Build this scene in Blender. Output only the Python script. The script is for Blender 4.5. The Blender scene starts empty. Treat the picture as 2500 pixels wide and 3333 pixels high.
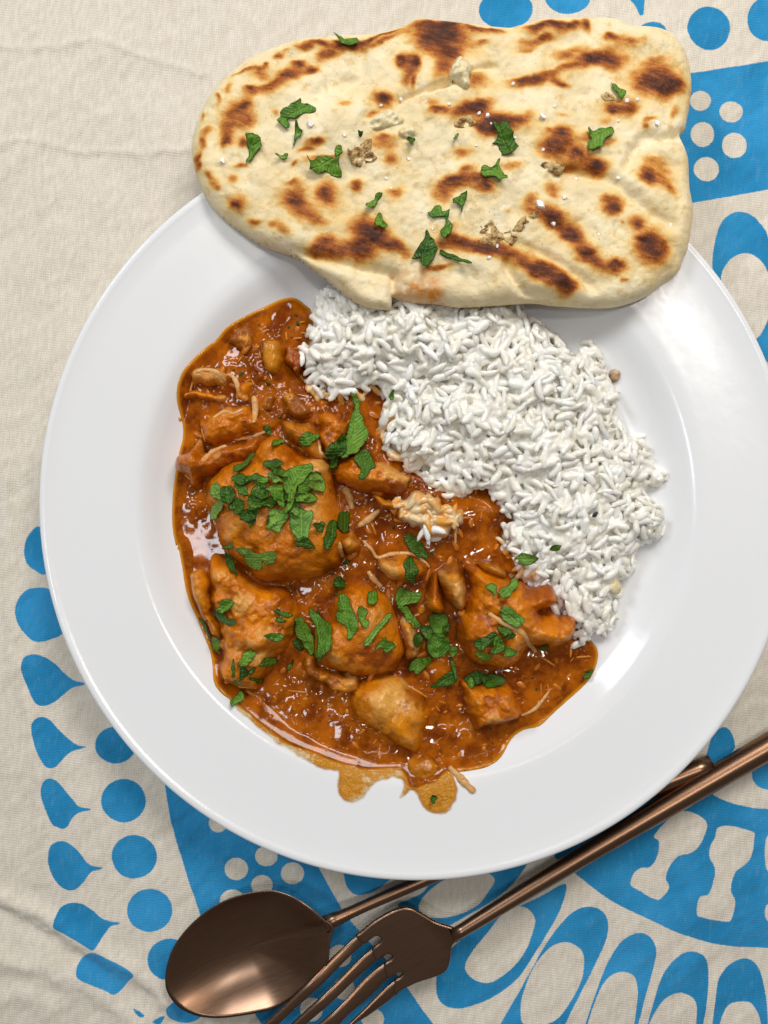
import bpy, math, random
import numpy as np
from mathutils import Vector, Euler, Matrix
scene = bpy.context.scene
COL = scene.collection
rng = random.Random(7)

# ------------------------------------------------------------------ camera
S_RIM, Z_RIM, Z_CAM = 1.137e-4, 0.022, 0.347      # metres per photograph pixel at the rim plane
cam_d = bpy.data.cameras.new("camera")
cam = bpy.data.objects.new("camera", cam_d); COL.objects.link(cam)
cam.location = (0, 0, Z_CAM)
cam_d.sensor_fit = 'VERTICAL'
cam_d.angle = 2 * math.atan(3333 * S_RIM / 2 / (Z_CAM - Z_RIM))
cam_d.clip_start, cam_d.clip_end = 0.01, 50
cam_d.dof.use_dof = True
cam_d.dof.focus_distance = Z_CAM - 0.024
cam_d.dof.aperture_fstop = 5.0
scene.camera = cam

# ------------------------------------------------------------------ light
world = bpy.data.worlds.new("World"); scene.world = world; world.use_nodes = True
bg = world.node_tree.nodes["Background"]
bg.inputs[0].default_value = (1.0, 0.95, 0.9, 1); bg.inputs[1].default_value = 0.13

def area(name, loc, target, sx, sy, power, col):
    d = bpy.data.lights.new(name, 'AREA'); d.shape = 'RECTANGLE'; d.size = sx; d.size_y = sy
    d.energy = power; d.color = col
    o = bpy.data.objects.new(name, d); COL.objects.link(o); o.location = loc
    o.rotation_euler = (Vector(target) - Vector(loc)).to_track_quat('-Z', 'Y').to_euler()
    return o
area("skylight", (-0.40, -0.075, 1.5), (-0.36, -0.07, 0), 0.13, 0.24, 2.6, (0.84, 0.93, 1.0))
area("key_window", (0.24, 0.64, 0.72), (0.0, 0.05, 0), 0.46, 0.24, 6.0, (1.0, 0.955, 0.895))
area("side_window", (-0.85, 0.72, 0.95), (0, 0.04, 0), 0.26, 0.34, 6.4, (0.87, 0.94, 1.0))
area("strip_light", (-0.03, 0.62, 1.6), (-0.03, 0.60, 0), 0.016, 1.0, 1.5, (1.0, 0.86, 0.68))
area("ceiling_light", (0.26, 0.17, 1.5), (0, 0, 0), 0.10, 0.10, 2.4, (1.0, 0.93, 0.84))
scene.view_settings.view_transform = 'Standard'; scene.view_settings.look = 'None'
scene.view_settings.exposure = 0.0; scene.view_settings.gamma = 1.0
scene.cycles.max_bounces = 12; scene.cycles.diffuse_bounces = 9; scene.cycles.use_denoising = True
scene.cycles.caustics_reflective = False; scene.cycles.caustics_refractive = False

# ------------------------------------------------------------------ helpers
def S(z): return S_RIM * (Z_CAM - z) / (Z_CAM - Z_RIM)
def W(p, z):                                   # photograph pixel -> place at height z
    p = np.asarray(p, float); s = S(z)
    return np.stack([(p[..., 0] - 1250) * s, (1666.5 - p[..., 1]) * s], -1)
class R:                                       # a crop of the photograph measured on its own scale
    def __init__(s, x0, y0, k): s.o = np.array([x0, y0], float); s.k = k
    def __call__(s, pts): return np.asarray(pts, float) * s.k + s.o
NL, NR = R(600, 0, .5425), R(1400, 0, .6631)
CU, RI, BL, BR = R(500, 900, .6028), R(900, 900, .8439), R(500, 1700, .4822), R(1100, 1700, .6028)
TL, TR, F7, F8, LF, TU = R(0, 2300, .7535), R(1250, 2300, .7535), R(500, 2500, .4822), R(800, 2700, .4822), R(0, 1600, .4822), R(0, 0, .6028)
DD = R(0, 0, 1.507)

def hash2(ix, iy, seed):
    h = (ix.astype(np.int64) * 374761393 + iy.astype(np.int64) * 668265263 + seed * 1442695041) & 0xffffffff
    h = ((h ^ (h >> 13)) * 1274126177) & 0xffffffff
    h = (h ^ (h >> 16)) & 0xffff
    return h / 65535.0
def vnoise(x, y, seed):
    ix, iy = np.floor(x), np.floor(y); fx, fy = x - ix, y - iy
    fx = fx * fx * fx * (fx * (fx * 6 - 15) + 10); fy = fy * fy * fy * (fy * (fy * 6 - 15) + 10)
    a, b = hash2(ix, iy, seed), hash2(ix + 1, iy, seed)
    c, d = hash2(ix, iy + 1, seed), hash2(ix + 1, iy + 1, seed)
    return (a + (b - a) * fx) * (1 - fy) + (c + (d - c) * fx) * fy
def fbm(x, y, size, octv=3, seed=0, ang=0, stretch=1):   # about -1..1
    if ang or stretch != 1:
        c, s = math.cos(ang), math.sin(ang)
        x, y = (x * c + y * s) / stretch, -x * s + y * c
    t = 0; a = 1; n = 0
    for i in range(octv):
        t = t + a * (vnoise(x / size + 17.3 * i, y / size - 9.1 * i, seed + i) * 2 - 1); n += a
        a *= .5; size *= .5
    return t / n * 1.5
def smooth(a, b, x):
    t = np.clip((x - a) / (b - a), 0, 1); return t * t * (3 - 2 * t)

def spline(pts, n=6, closed=True):             # Catmull-Rom through the given points
    P = np.asarray(pts, float); m = len(P); out = []
    rngi = range(m) if closed else range(m - 1)
    for i in rngi:
        p0, p1, p2, p3 = (P[(i + k) % m] if closed else P[min(max(i + k, 0), m - 1)] for k in (-1, 0, 1, 2))
        for j in range(n):
            t = j / n
            out.append(.5 * ((2 * p1) + (-p0 + p2) * t + (2 * p0 - 5 * p1 + 4 * p2 - p3) * t * t + (-p0 + 3 * p1 - 3 * p2 + p3) * t ** 3))
    if not closed: out.append(P[-1])
    return np.array(out)
def sdf(poly, x, y, closest=False):            # positive inside
    shp = x.shape; px, py = x.ravel(), y.ravel()
    best = np.full(px.shape, 1e9); cx = np.zeros_like(px); cy = np.zeros_like(px); ins = np.zeros(px.shape, bool)
    A = poly; B = np.roll(poly, -1, 0)
    for (ax, ay), (bx, by) in zip(A, B):
        dx, dy = bx - ax, by - ay; L = dx * dx + dy * dy
        if L < 1e-18: continue
        t = np.clip(((px - ax) * dx + (py - ay) * dy) / L, 0, 1)
        qx, qy = ax + t * dx, ay + t * dy
        d = (px - qx) ** 2 + (py - qy) ** 2
        m = d < best; best = np.where(m, d, best)
        if closest: cx = np.where(m, qx, cx); cy = np.where(m, qy, cy)
        if dy != 0:
            c = ((ay > py) != (by > py))
            ins ^= c & (px < ax + (py - ay) / dy * dx)
    d = np.sqrt(best); d = np.where(ins, d, -d).reshape(shp)
    return (d, cx.reshape(shp), cy.reshape(shp)) if closest else d
def pline_dist(line, x, y):
    best = np.full(x.shape, 1e9)
    for (ax, ay), (bx, by) in zip(line[:-1], line[1:]):
        dx, dy = bx - ax, by - ay; L = dx * dx + dy * dy + 1e-18
        t = np.clip(((x - ax) * dx + (y - ay) * dy) / L, 0, 1)
        best = np.minimum(best, (x - ax - t * dx) ** 2 + (y - ay - t * dy) ** 2)
    return np.sqrt(best)

def mesh_np(name, V, F, attrs=None, smooth_=True):
    me = bpy.data.meshes.new(name); V = np.asarray(V, np.float32); F = np.asarray(F, np.int32)
    k = F.shape[1]
    me.vertices.add(len(V)); me.vertices.foreach_set("co", V.ravel())
    me.loops.add(F.size); me.loops.foreach_set("vertex_index", F.ravel())
    me.polygons.add(len(F)); me.polygons.foreach_set("loop_start", np.arange(0, F.size, k, dtype=np.int32))
    me.polygons.foreach_set("use_smooth", np.full(len(F), smooth_, bool))
    for n, a in (attrs or {}).items():
        me.attributes.new(n, 'FLOAT', 'POINT').data.foreach_set("value", np.asarray(a, np.float32))
    me.update(calc_edges=True); me.validate()
    return me
def link(name, me, mat, parent=None, loc=None):
    o = bpy.data.objects.new(name, me); COL.objects.link(o)
    if mat and not me.materials: me.materials.append(mat)
    if loc is not None: o.location = loc
    if parent: o.parent = parent
    return o
def tag(o, label, cat, group=None, kind=None):
    o["label"] = label; o["category"] = cat
    if group: o["group"] = group
    if kind: o["kind"] = kind
    return o
def empty(name, loc):
    o = bpy.data.objects.new(name, None); COL.objects.link(o); o.location = loc; o.empty_display_size = .01
    return o

# heights of what has been laid down so far
HD = 0.0005; HX0, HY0, HNX, HNY = -0.17, -0.22, 680, 880
HM = np.zeros((HNY, HNX))
def hm_xy():
    return np.meshgrid(HX0 + HD * np.arange(HNX), HY0 + HD * np.arange(HNY))
def height(x, y):
    i = np.clip(np.round((np.asarray(x) - HX0) / HD).astype(int), 0, HNX - 1)
    j = np.clip(np.round((np.asarray(y) - HY0) / HD).astype(int), 0, HNY - 1)
    return HM[j, i]
def find_z(px):
    c = np.asarray(px, float).mean(0); z_ = .02
    for _ in range(4): z_ = float(height(*W(c, z_)))
    return z_
def relax(a, mask, n):
    for _ in range(n):
        p = np.pad(a, 1, mode='edge'); a2 = (p[:-2, 1:-1] + p[2:, 1:-1] + p[1:-1, :-2] + p[1:-1, 2:] + 2 * a) / 6
        a = np.where(mask, a2, a)
    return a
def blob(name, poly, ztop, zbot, mat, parent=None, attrs=None, blur=4, stamp=True, k=1):
    """A closed body over an outline: ztop/zbot(x, y, s) with s the distance in from the edge."""
    d = HD * k
    lo, hi = poly.min(0) - 2 * d, poly.max(0) + 2 * d
    i0, i1 = int(math.floor((lo[0] - HX0) / d)), int(math.ceil((hi[0] - HX0) / d))
    j0, j1 = int(math.floor((lo[1] - HY0) / d)), int(math.ceil((hi[1] - HY0) / d))
    gx, gy = np.meshgrid(HX0 + d * np.arange(i0, i1 + 1), HY0 + d * np.arange(j0, j1 + 1))
    s, cx, cy = sdf(poly, gx, gy, True)
    keep = s > -d * 1.01
    core = s > d * .25
    x = np.where(core, gx, cx); y = np.where(core, gy, cy); s0 = np.where(core, s, 0)
    ss = relax(s0, core, blur) if blur else s0
    zt = ztop(x, y, ss); zb = np.minimum(zbot(x, y, ss), zt - 1e-5)
    zm = np.where(core, zt, .5 * (zt + zb) if True else zt); zb2 = np.where(core, zb, zm)
    q = keep[:-1, :-1] & keep[:-1, 1:] & keep[1:, :-1] & keep[1:, 1:]
    anyc = core[:-1, :-1] | core[:-1, 1:] | core[1:, :-1] | core[1:, 1:]
    q &= anyc
    H, Wd = gx.shape; idx = np.arange(H * Wd).reshape(H, Wd)
    a, b, c, e = idx[:-1, :-1][q], idx[:-1, 1:][q], idx[1:, 1:][q], idx[1:, :-1][q]
    top = np.stack([a, b, c, e], 1)
    off = np.where(core.ravel(), H * Wd, 0)                # rim vertices are shared
    bot = np.stack([a + off[a], e + off[e], c + off[c], b + off[b]], 1)
    V = np.concatenate([np.stack([x, y, zm], -1).reshape(-1, 3), np.stack([x, y, zb2], -1).reshape(-1, 3)])
    F = np.concatenate([top, bot]); u, inv = np.unique(F, return_inverse=True)
    at = {}
    for n, fn in (attrs or {}).items():
        v = np.broadcast_to(fn(x, y, ss), x.shape).ravel(); at[n] = np.concatenate([v, v])[u]
    V = V[u]; org = np.array([poly[:, 0].mean(), poly[:, 1].mean(), V[:, 2].min()])
    me = mesh_np(name, V - org, inv.reshape(F.shape), at)
    if stamp:
        if k <= 1:
            jj, ii = np.nonzero(core); J, I = np.round((jj + j0) * k).astype(int), np.round((ii + i0) * k).astype(int)
            ok = (J >= 0) & (J < HNY) & (I >= 0) & (I < HNX)
            np.maximum.at(HM, (J[ok], I[ok]), zt[jj[ok], ii[ok]])
    if parent:
        org = org - np.array(parent.location)
    return link(name, me, mat, parent, org)
def dome(s, w): return np.sqrt(np.clip(1 - (1 - np.clip(s / w, 0, 1)) ** 2, 0, 1))

# ------------------------------------------------------------------ materials
class NT:
    def __init__(s, name, **kw):
        s.m = bpy.data.materials.new(name); s.m.use_nodes = True; s.t = s.m.node_tree
        s.b = s.t.nodes["Principled BSDF"]; s.geo = s.t.nodes.new("ShaderNodeNewGeometry")
        s.pos = s.geo.outputs["Position"]
        for k, v in kw.items(): s.set(k, v)
    def set(s, k, v):
        i = s.b.inputs[k.replace("_", " ")]
        if hasattr(v, "is_output") or isinstance(v, bpy.types.NodeSocket): s.t.links.new(v, i)
        elif isinstance(v, tuple) and len(v) == 3 and i.type == 'RGBA': i.default_value = (*v, 1)
        else: i.default_value = v
    def n(s, typ, ins=None, **props):
        nd = s.t.nodes.new("ShaderNode" + typ)
        for k, v in props.items(): setattr(nd, k, v)
        for k, v in (ins or {}).items():
            i = nd.inputs[k]
            if isinstance(v, bpy.types.NodeSocket): s.t.links.new(v, i)
            elif isinstance(v, tuple) and len(v) == 3 and i.type == 'RGBA': i.default_value = (*v, 1)
            else: i.default_value = v
        return nd
    def noise(s, scale, detail=3, rough=.5, vec=None, dist=0):
        return s.n("TexNoise", {"Vector": vec or s.pos, "Scale": scale, "Detail": detail, "Roughness": rough, "Distortion": dist}).outputs["Fac"]
    def vor(s, scale, feature='F1', vec=None):
        return s.n("TexVoronoi", {"Vector": vec or s.pos, "Scale": scale}, feature=feature).outputs["Distance"]
    def map(s, scale, rot=0, vec=None):
        r = s.n("Mapping", {"Vector": vec or s.pos, "Rotation": (0, 0, rot)})
        return s.n("Mapping", {"Vector": r.outputs[0], "Scale": scale}).outputs[0]
    def attr(s, name): return s.n("Attribute", attribute_name=name).outputs["Fac"]
    def math(s, op, a, b=0.0, clamp=False):
        return s.n("Math", {0: a, 1: b}, operation=op, use_clamp=clamp).outputs[0]
    def mr(s, v, a, b, c=0.0, d=1.0, smooth_=True):
        nd = s.n("MapRange", {"Value": v, "From Min": a, "From Max": b, "To Min": c, "To Max": d})
        if smooth_: nd.interpolation_type = 'SMOOTHSTEP'
        return nd.outputs[0]
    def mix(s, f, a, b, blend='MIX'):
        nd = s.t.nodes.new("ShaderNodeMix"); nd.data_type = 'RGBA'; nd.blend_type = blend
        for i, v in ((0, f), (6, a), (7, b)):
            if isinstance(v, bpy.types.NodeSocket): s.t.links.new(v, nd.inputs[i])
            elif isinstance(v, tuple): nd.inputs[i].default_value = (*v, 1)
            else: nd.inputs[i].default_value = v
        return nd.outputs[2]
    def ramp(s, f, stops):
        nd = s.n("ValToRGB", {"Fac": f}); e = nd.color_ramp.elements
        while len(e) < len(stops): e.new(.5)
        for el, (p, c) in zip(e, stops): el.position = p; el.color = (*c, 1)
        return nd.outputs[0]
    def bump(s, h, dist, strength=1.0, nrm=None):
        d = {"Height": h, "Distance": dist, "Strength": strength}
        if nrm: d["Normal"] = nrm
        o = s.n("Bump", d).outputs[0]
        s.t.links.new(o, s.b.inputs["Normal"]); return o

# cloth: cream cotton gauze with a blue print
m = NT("printed_cotton", Roughness=.95); m.set("Specular IOR Level", .12)
wx = m.n("TexWave", {"Vector": m.map((1, 1, 1), .12), "Scale": 2 * math.pi * 0 + 330, "Distortion": 3.0, "Detail": 2, "Detail Scale": .6}, bands_direction='X').outputs["Fac"]
wy = m.n("TexWave", {"Vector": m.map((1, 1, 1), .12), "Scale": 330, "Distortion": 3.0, "Detail": 2, "Detail Scale": .6}, bands_direction='Y').outputs["Fac"]
weave = m.math('MULTIPLY', wx, wy)
edge = m.math('ADD', m.attr("print_edge"), m.mr(m.noise(1500, 2), 0, 1, -.00028, .00028, False))
blue = m.mr(edge, -.00012, .00016)
bt = m.noise(35, 3)
slub = m.noise(700, 3, .6, m.map((1, .25, 1), .12))
cream = m.mix(m.mr(slub, .3, .75), (.705, .64, .54), (.80, .745, .655))
nep = m.mr(m.vor(95), .035, .015)
cream = m.mix(m.math('MULTIPLY', nep, .5), cream, (.3, .24, .18))
bluec = m.mix(m.mr(bt, .35, .7), (.018, .24, .50), (.038, .325, .66))
bluec = m.mix(m.math('MULTIPLY', m.mr(slub, .5, .8), .20), bluec, (.25, .45, .65))
col = m.mix(blue, cream, bluec)
col = m.mix(m.mr(weave, .0, .16, .17, 0), col, (.16, .14, .12), 'MULTIPLY')
m.set("Base Color", col); m.set("Sheen Weight", .15)
h = m.math('ADD', m.math('MULTIPLY', weave, .6), m.math('MULTIPLY', m.noise(420, 4, .65), 1.0))
m.bump(h, .00032, .6); CLOTH = m.m

# plate
m = NT("white_glaze", Roughness=.13); m.set("Base Color", (.80, .81, .835)); m.set("Specular IOR Level", .20)
scr = m.noise(60, 5, .7, m.map((1, 14, 1), .9))
m.set("Roughness", m.mr(scr, .35, .75, .10, .15)); m.set("Coat Weight", 0.0)
m.bump(m.noise(120, 2), .00006, .5); PLATE = m.m

# bread
m = NT("naan_crust", Roughness=.62); m.set("Specular IOR Level", .3)
c = m.attr("char"); st = m.noise(1, 5, .62, m.map((190, 620, 300), .25)); fine = m.noise(1300, 4, .6)
cv = m.math('MULTIPLY', c, m.mr(st, .28, .72, .70, 1.22, False))
cv = m.math('ADD', cv, m.mr(m.noise(75, 4, .6), .52, .72, 0, .11))
cv = m.math('MULTIPLY', cv, m.mr(fine, .25, .75, .86, 1.14, False))
pale = m.mix(m.mr(m.noise(55, 4, .6), .35, .68), (.80, .655, .39), (.87, .765, .53))
pale = m.mix(m.mr(m.noise(260, 4, .65), .52, .72, 0, .7), pale, (.66, .45, .17))
k1 = m.ramp(cv, [(0, (1, 1, 1)), (.15, (.97, .86, .62)), (.33, (.80, .45, .14)), (.54, (.47, .155, .030)), (.78, (.17, .045, .014)), (1, (.06, .018, .01))])
col = m.mix(1.0, pale, k1, 'MULTIPLY')
speck = m.math('MULTIPLY', m.mr(m.vor(640), .17, .08), m.mr(m.noise(38, 2), .5, .66))
col = m.mix(m.math('MULTIPLY', speck, .75), col, (.13, .09, .045))
stn = m.math('MULTIPLY', m.attr("stain"), m.mr(m.noise(170, 4), .3, .6))
col = m.mix(stn, col, (.62, .22, .02)); m.set("Base Color", col)
m.set("Roughness", m.mr(stn, 0, 1, .62, .22)); m.set("Subsurface Weight", .12); m.set("Subsurface Radius", (.004, .002, .001)); m.set("Subsurface Scale", .5)
h = m.math('ADD', m.math('MULTIPLY', m.noise(330, 5, .62), 1.0), m.math('MULTIPLY', fine, .35))
m.bump(h, .0009, .55); NAAN = m.m

# curry sauce
m = NT("curry_sauce", Roughness=.07); th = m.attr("thick")
n1 = m.noise(120, 5, .6); n2 = m.noise(520, 4, .6)
deep = m.mix(m.mr(n1, .33, .68), (.155, .027, .001), (.44, .112, .002))
deep = m.mix(m.mr(n2, .56, .76, 0, .55), deep, (.55, .19, .02))
col = m.mix(m.mr(th, .0, 1.0), (.60, .235, .010), deep)
dots = m.math('MULTIPLY', m.mr(m.vor(430), .17, .09), m.mr(m.noise(70, 2), .4, .6))
col = m.mix(m.math('MULTIPLY', dots, .8), col, (.07, .02, .008)); m.set("Base Color", col)
m.set("Specular IOR Level", .27); m.set("Subsurface Weight", .0); m.set("Subsurface Radius", (.003, .0012, .0003)); m.set("Subsurface Scale", .4)
h = m.math('ADD', m.math('MULTIPLY', m.noise(120, 2, .4), m.attr("rough")), m.math('MULTIPLY', m.mr(m.vor(300), .26, .08), m.math('MULTIPLY', m.attr("rough"), .55)))
m.bump(h, .0006, .5); SAUCE = m.m

m = NT("oily_smear", Roughness=.12)
n1 = m.noise(330, 5, .65); foam = m.mr(m.math('ADD', n1, m.attr("foam")), .66, .90)
col = m.mix(foam, (.62, .255, .008), (.83, .64, .36)); col = m.mix(m.mr(m.attr("thick"), .0, .3), (.80, .70, .55), col)
m.set("Base Color", col); m.set("Specular IOR Level", .45); m.set("Subsurface Weight", .2); m.set("Subsurface Radius", (.003, .002, .001)); m.set("Subsurface Scale", .4)
m.set("Alpha", m.math('MULTIPLY', m.mr(m.attr("thick"), .05, .9), m.mr(foam, 0, 1, .92, .72)))
m.bump(m.noise(620, 4, .6), .0012, .8); SMEAR = m.m

m = NT("sauce_drop", Roughness=.15); m.set("Base Color", (.62, .25, .02)); SMEAR2 = m.m
def meat(name, coat, bare, amount, rough=.17, bumpd=.0012):
    m = NT(name, Roughness=rough)
    n1 = m.noise(75, 5, .62); n2 = m.noise(420, 4, .6); fib = m.noise(1, 4, .6, m.map((190, 900, 400), .6))
    co = m.mix(m.mr(n1, .35, .66), coat, tuple(min(1, c * f) for c, f in zip(coat, (1.38, 1.65, 1.9))))
    co = m.mix(m.mr(n2, .55, .78, 0, .5), co, (.60, .27, .06))
    co = m.mix(m.math('MULTIPLY', m.mr(m.attr("pool"), .45, .95), .75), co, tuple(c * f for c, f in zip(coat, (.48, .30, .4))))  # crevice shade painted into the low parts, along with deeper sauce colour
    br = m.mix(m.mr(fib, .35, .65), bare, tuple(c * f for c, f in zip(bare, (.82, .68, .5))))
    f = m.mr(m.math('ADD', m.math('ADD', m.noise(85, 5, .68), m.math('MULTIPLY', fib, .35)), m.math('SUBTRACT', m.attr("bare"), m.math('MULTIPLY', m.attr("pool"), .22))), 1.02 - amount, 1.30 - amount)
    col = m.mix(f, co, br)
    dots = m.math('MULTIPLY', m.mr(m.vor(480), .16, .08), m.mr(m.noise(80, 2), .42, .6))
    col = m.mix(m.math('MULTIPLY', dots, .75), col, (.08, .022, .01)); m.set("Base Color", col)
    m.set("Roughness", m.mr(n2, .35, .7, rough * .6, rough * 1.5)); m.set("Coat Weight", .10); m.set("Coat Roughness", .06); m.set("Specular IOR Level", .3)
    m.set("Subsurface Weight", .06); m.set("Subsurface Radius", (.004, .0016, .0006)); m.set("Subsurface Scale", .4)
    h = m.math('ADD', m.math('MULTIPLY', m.noise(260, 4, .55), 1.0), m.math('ADD', m.math('MULTIPLY', fib, .4), m.math('MULTIPLY', m.noise(800, 3, .6), .45)))
    m.bump(h, bumpd * .75, .75); return m.m
MEAT = meat("sauced_chicken", (.50, .130, .002), (.76, .40, .10), .35)
MEAT_PALE = meat("bare_chicken", (.47, .145, .006), (.78, .46, .16), .46)
MEAT_YEL = meat("golden_chicken", (.52, .155, .003), (.76, .40, .09), .40, .16, .0008)
MEAT_DARK = meat("dark_sauced_chicken", (.38, .085, .002), (.64, .31, .07), .34)
ONION = meat("stewed_onion", (.43, .135, .005), (.52, .20, .016), .3, .12, .0006)
BITS = meat("sauced_onion_bits", (.42, .115, .008), (.56, .24, .035), .12, .15, .0005)
SHRED2 = meat("sauced_shred", (.46, .15, .015), (.68, .38, .13), .25, .15, .0005)
SHRED = meat("chicken_shred", (.50, .19, .03), (.70, .43, .18), .62, .2, .0008)

def leafmat(name, a, b, rough):
    m = NT(name, Roughness=rough); n1 = m.noise(260, 4, .6); vein = m.attr("vein")
    col = m.mix(m.mr(n1, .34, .66), a, b)
    col = m.mix(m.mr(vein, .25, .9, 0, .55), col, tuple(c * 1.9 for c in b))
    rnd = m.n("ObjectInfo").outputs["Random"]
    col = m.mix(m.mr(rnd, 0, 1, 0, .7, False), col, tuple(c * f for c, f in zip(b, (1.5, 1.25, 1.1))))
    col = m.mix(m.mr(m.attr("edge"), .0, .55, .8, 0), col, tuple(c * .33 for c in a)); m.set("Base Color", col)  # leaf borders painted dark, standing in for the shadow at their edges
    m.set("Specular IOR Level", .3); m.set("Subsurface Weight", .1); m.set("Subsurface Radius", (.0006, .0012, .0003)); m.set("Subsurface Scale", .5)
    m.bump(m.math('ADD', m.math('MULTIPLY', vein, -.5), n1), .0009, .8); return m.m
LEAF = leafmat("coriander_leaf", (.040, .125, .009), (.110, .255, .026), .36)
LEAF_L = leafmat("pale_coriander_leaf", (.085, .19, .022), (.165, .33, .055), .34)
LEAF_D = leafmat("dark_coriander_leaf", (.019, .062, .005), (.052, .140, .013), .32)

m = NT("cooked_rice", Roughness=.13); n1 = m.noise(160, 3)
oi = m.n("ObjectInfo").outputs["Random"]
col = m.mix(m.mr(n1, .35, .65), (.80, .77, .68), (.885, .87, .82)); col = m.mix(m.mr(oi, .5, 1, 0, .5), col, (.85, .835, .79))
m.set("Base Color", col); m.set("Subsurface Weight", .5); m.set("Subsurface Radius", (.0022, .0020, .0016)); m.set("Subsurface Scale", 1.0)
m.set("Specular IOR Level", .5); m.bump(m.noise(700, 3), .0004, .5); RICE = m.m
m = NT("sauced_rice", Roughness=.2); n1 = m.noise(170, 4)
m.set("Base Color", m.mix(m.mr(n1, .4, .62), (.80, .64, .40), (.74, .34, .05)))
m.set("Subsurface Weight", .3); m.set("Subsurface Radius", (.003, .002, .001)); m.set("Subsurface Scale", .5); m.bump(m.noise(500, 3), .0005, .5); RICE_O = m.m

m = NT("garlic_pale", Roughness=.35); n1 = m.noise(350, 4)
m.set("Base Color", m.mix(m.mr(n1, .4, .65), (.78, .70, .47), (.70, .56, .30))); m.set("Subsurface Weight", .3); m.set("Subsurface Radius", (.003, .002, .001)); m.set("Subsurface Scale", .5)
m.bump(m.noise(500, 3), .0008, .7); GARLIC = m.m
m = NT("garlic_fried", Roughness=.45); n1 = m.noise(420, 5, .65)
m.set("Base Color", m.ramp(n1, [(.34, (.08, .03, .008)), (.44, (.33, .16, .045)), (.53, (.66, .45, .18)), (.7, (.76, .60, .33))])); m.bump(n1, .0022, .9); GARLIC_B = m.m
m = NT("sea_salt", Roughness=.12); m.set("Base Color", (.9, .87, .86)); m.set("Subsurface Weight", .4); m.set("Subsurface Radius", (.002, .002, .002)); m.set("Subsurface Scale", .5)
SALT = m.m
m = NT("burnt_fleck", Roughness=.4); m.set("Base Color", (.02, .015, .014)); BURNT = m.m
m = NT("brown_husk", Roughness=.5); m.set("Base Color", m.mix(m.mr(m.noise(500, 3), .4, .6), (.34, .21, .12), (.5, .35, .22))); HUSK = m.m

m = NT("brushed_copper", Metallic=1.0)
br = m.noise(1, 4, .6, m.map((90, 2600, 400), -.42))
m.set("Base Color", m.mix(m.mr(br, .3, .7), (.245, .142, .09), (.275, .16, .102)))
m.set("Roughness", m.mr(br, .3, .7, .28, .32)); m.bump(br, .00002, .12); COPPER = m.m

# ------------------------------------------------------------------ tablecloth
def axis(lo, hi, a, b, d, coarse):
    L = np.linspace(lo, a, coarse)[:-1]; M_ = np.arange(a, b, d); Rr = np.linspace(b, hi, coarse)
    return np.concatenate([L, M_, Rr])
ax_ = axis(-.42, .42, -.166, .166, .00056, 14); ay_ = axis(-.46, .46, -.216, .216, .00056, 14)
gx, gy = np.meshgrid(ax_, ay_)
blue_shapes, cream_shapes = [], []
def B(reg, pts, n=5): blue_shapes.append(W(spline(reg(pts), n), 0))
def K(reg, pts, n=5): cream_shapes.append(W(spline(reg(pts), n), 0))
def ell(cx, cy, rx, ry): return [(cx + rx * math.cos(t), cy + ry * math.sin(t)) for t in np.linspace(0, 2 * math.pi, 17)[:-1]]
def BP(reg, pts): blue_shapes.append(W(reg(pts), 0))
B(TL, [(140,70),(170,45),(210,55),(250,95),(300,145),(340,168),(370,172),(370,177),(345,184),(305,197),(270,230),(240,260),(205,262),(180,230),(150,160),(138,110)])
B(TL, [(180,345),(205,310),(245,320),(285,365),(320,405),(345,430),(390,438),(390,446),(345,456),(315,480),(290,520),(260,525),(225,505),(200,450),(180,390)])
B(TL, [(210,640),(220,600),(260,580),(300,590),(345,630),(375,670),(405,688),(440,694),(440,702),(395,715),(360,760),(320,792),(275,785),(235,745),(212,690)])
B(TL, [(240,920),(260,870),(300,848),(350,850),(400,880),(440,912),(480,927),(515,930),(515,938),(480,948),(450,985),(412,1040),(370,1022),(300,980),(242,950)])
B(TL, [(335,1120),(360,1080),(410,1052),(480,1080),(580,1140),(560,1180),(505,1238),(460,1222),(390,1190),(340,1160)])
B(TL, [(578,1298),(610,1315),(630,1336),(600,1330)]); B(TL, [(660,1358),(690,1340),(714,1332),(706,1352),(690,1372),(672,1368)])
for e in ((500,165,88,80),(535,405,97,93),(580,648,98,95),(647,880,98,93),(735,1090,97,88),(800,1310,80,55)): B(TL, ell(*e))
B(LF, [(260,235),(200,280),(165,350),(160,430),(190,500),(250,540),(300,560),(400,500),(420,380),(380,280)])
B(LF, [(330,655),(250,648),(170,670),(115,750),(108,830),(140,920),(210,1000),(280,1015),(350,995),(410,970),(480,900),(470,760),(420,690)])
B(LF, [(150,1190),(165,1120),(220,1097),(290,1110),(370,1160),(440,1230),(500,1275),(570,1292),(568,1306),(490,1325),(430,1370),(370,1420),(300,1447),(240,1430),(190,1330),(160,1250)])
# dotted panel that runs under the spoon and fork
pl = [tuple(q) for q in TL([(700,250),(715,345),(740,500),(775,620),(810,740),(840,830),(870,920),(960,1090),(1060,1250),(1180,1460),(1300,1600)])]
pr = [tuple(q) for q in F8([(1500,1640),(1270,1313),(1200,1220),(1110,1090),(950,880),(780,690),(720,630),(640,520),(560,380),(500,270),(380,60),(200,-200)])]
blue_shapes.append(W(pl + pr, 0))
for e in ((435,372,62,62),(760,598,76,68),(557,685,79,75),(937,713,77,74),(730,795,72,68),(530,905,86,80),(1255,1270,80,76),(1285,1490,72,76),(1065,1630,76,80),(1480,1690,76,70),(1700,1870,80,70),(1290,1860,70,70)): K(F7, ell(*e))
B(F8, [(640,180),(660,300),(680,380),(720,428),(770,440),(860,420),(960,350),(1060,240),(900,150)])
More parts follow.
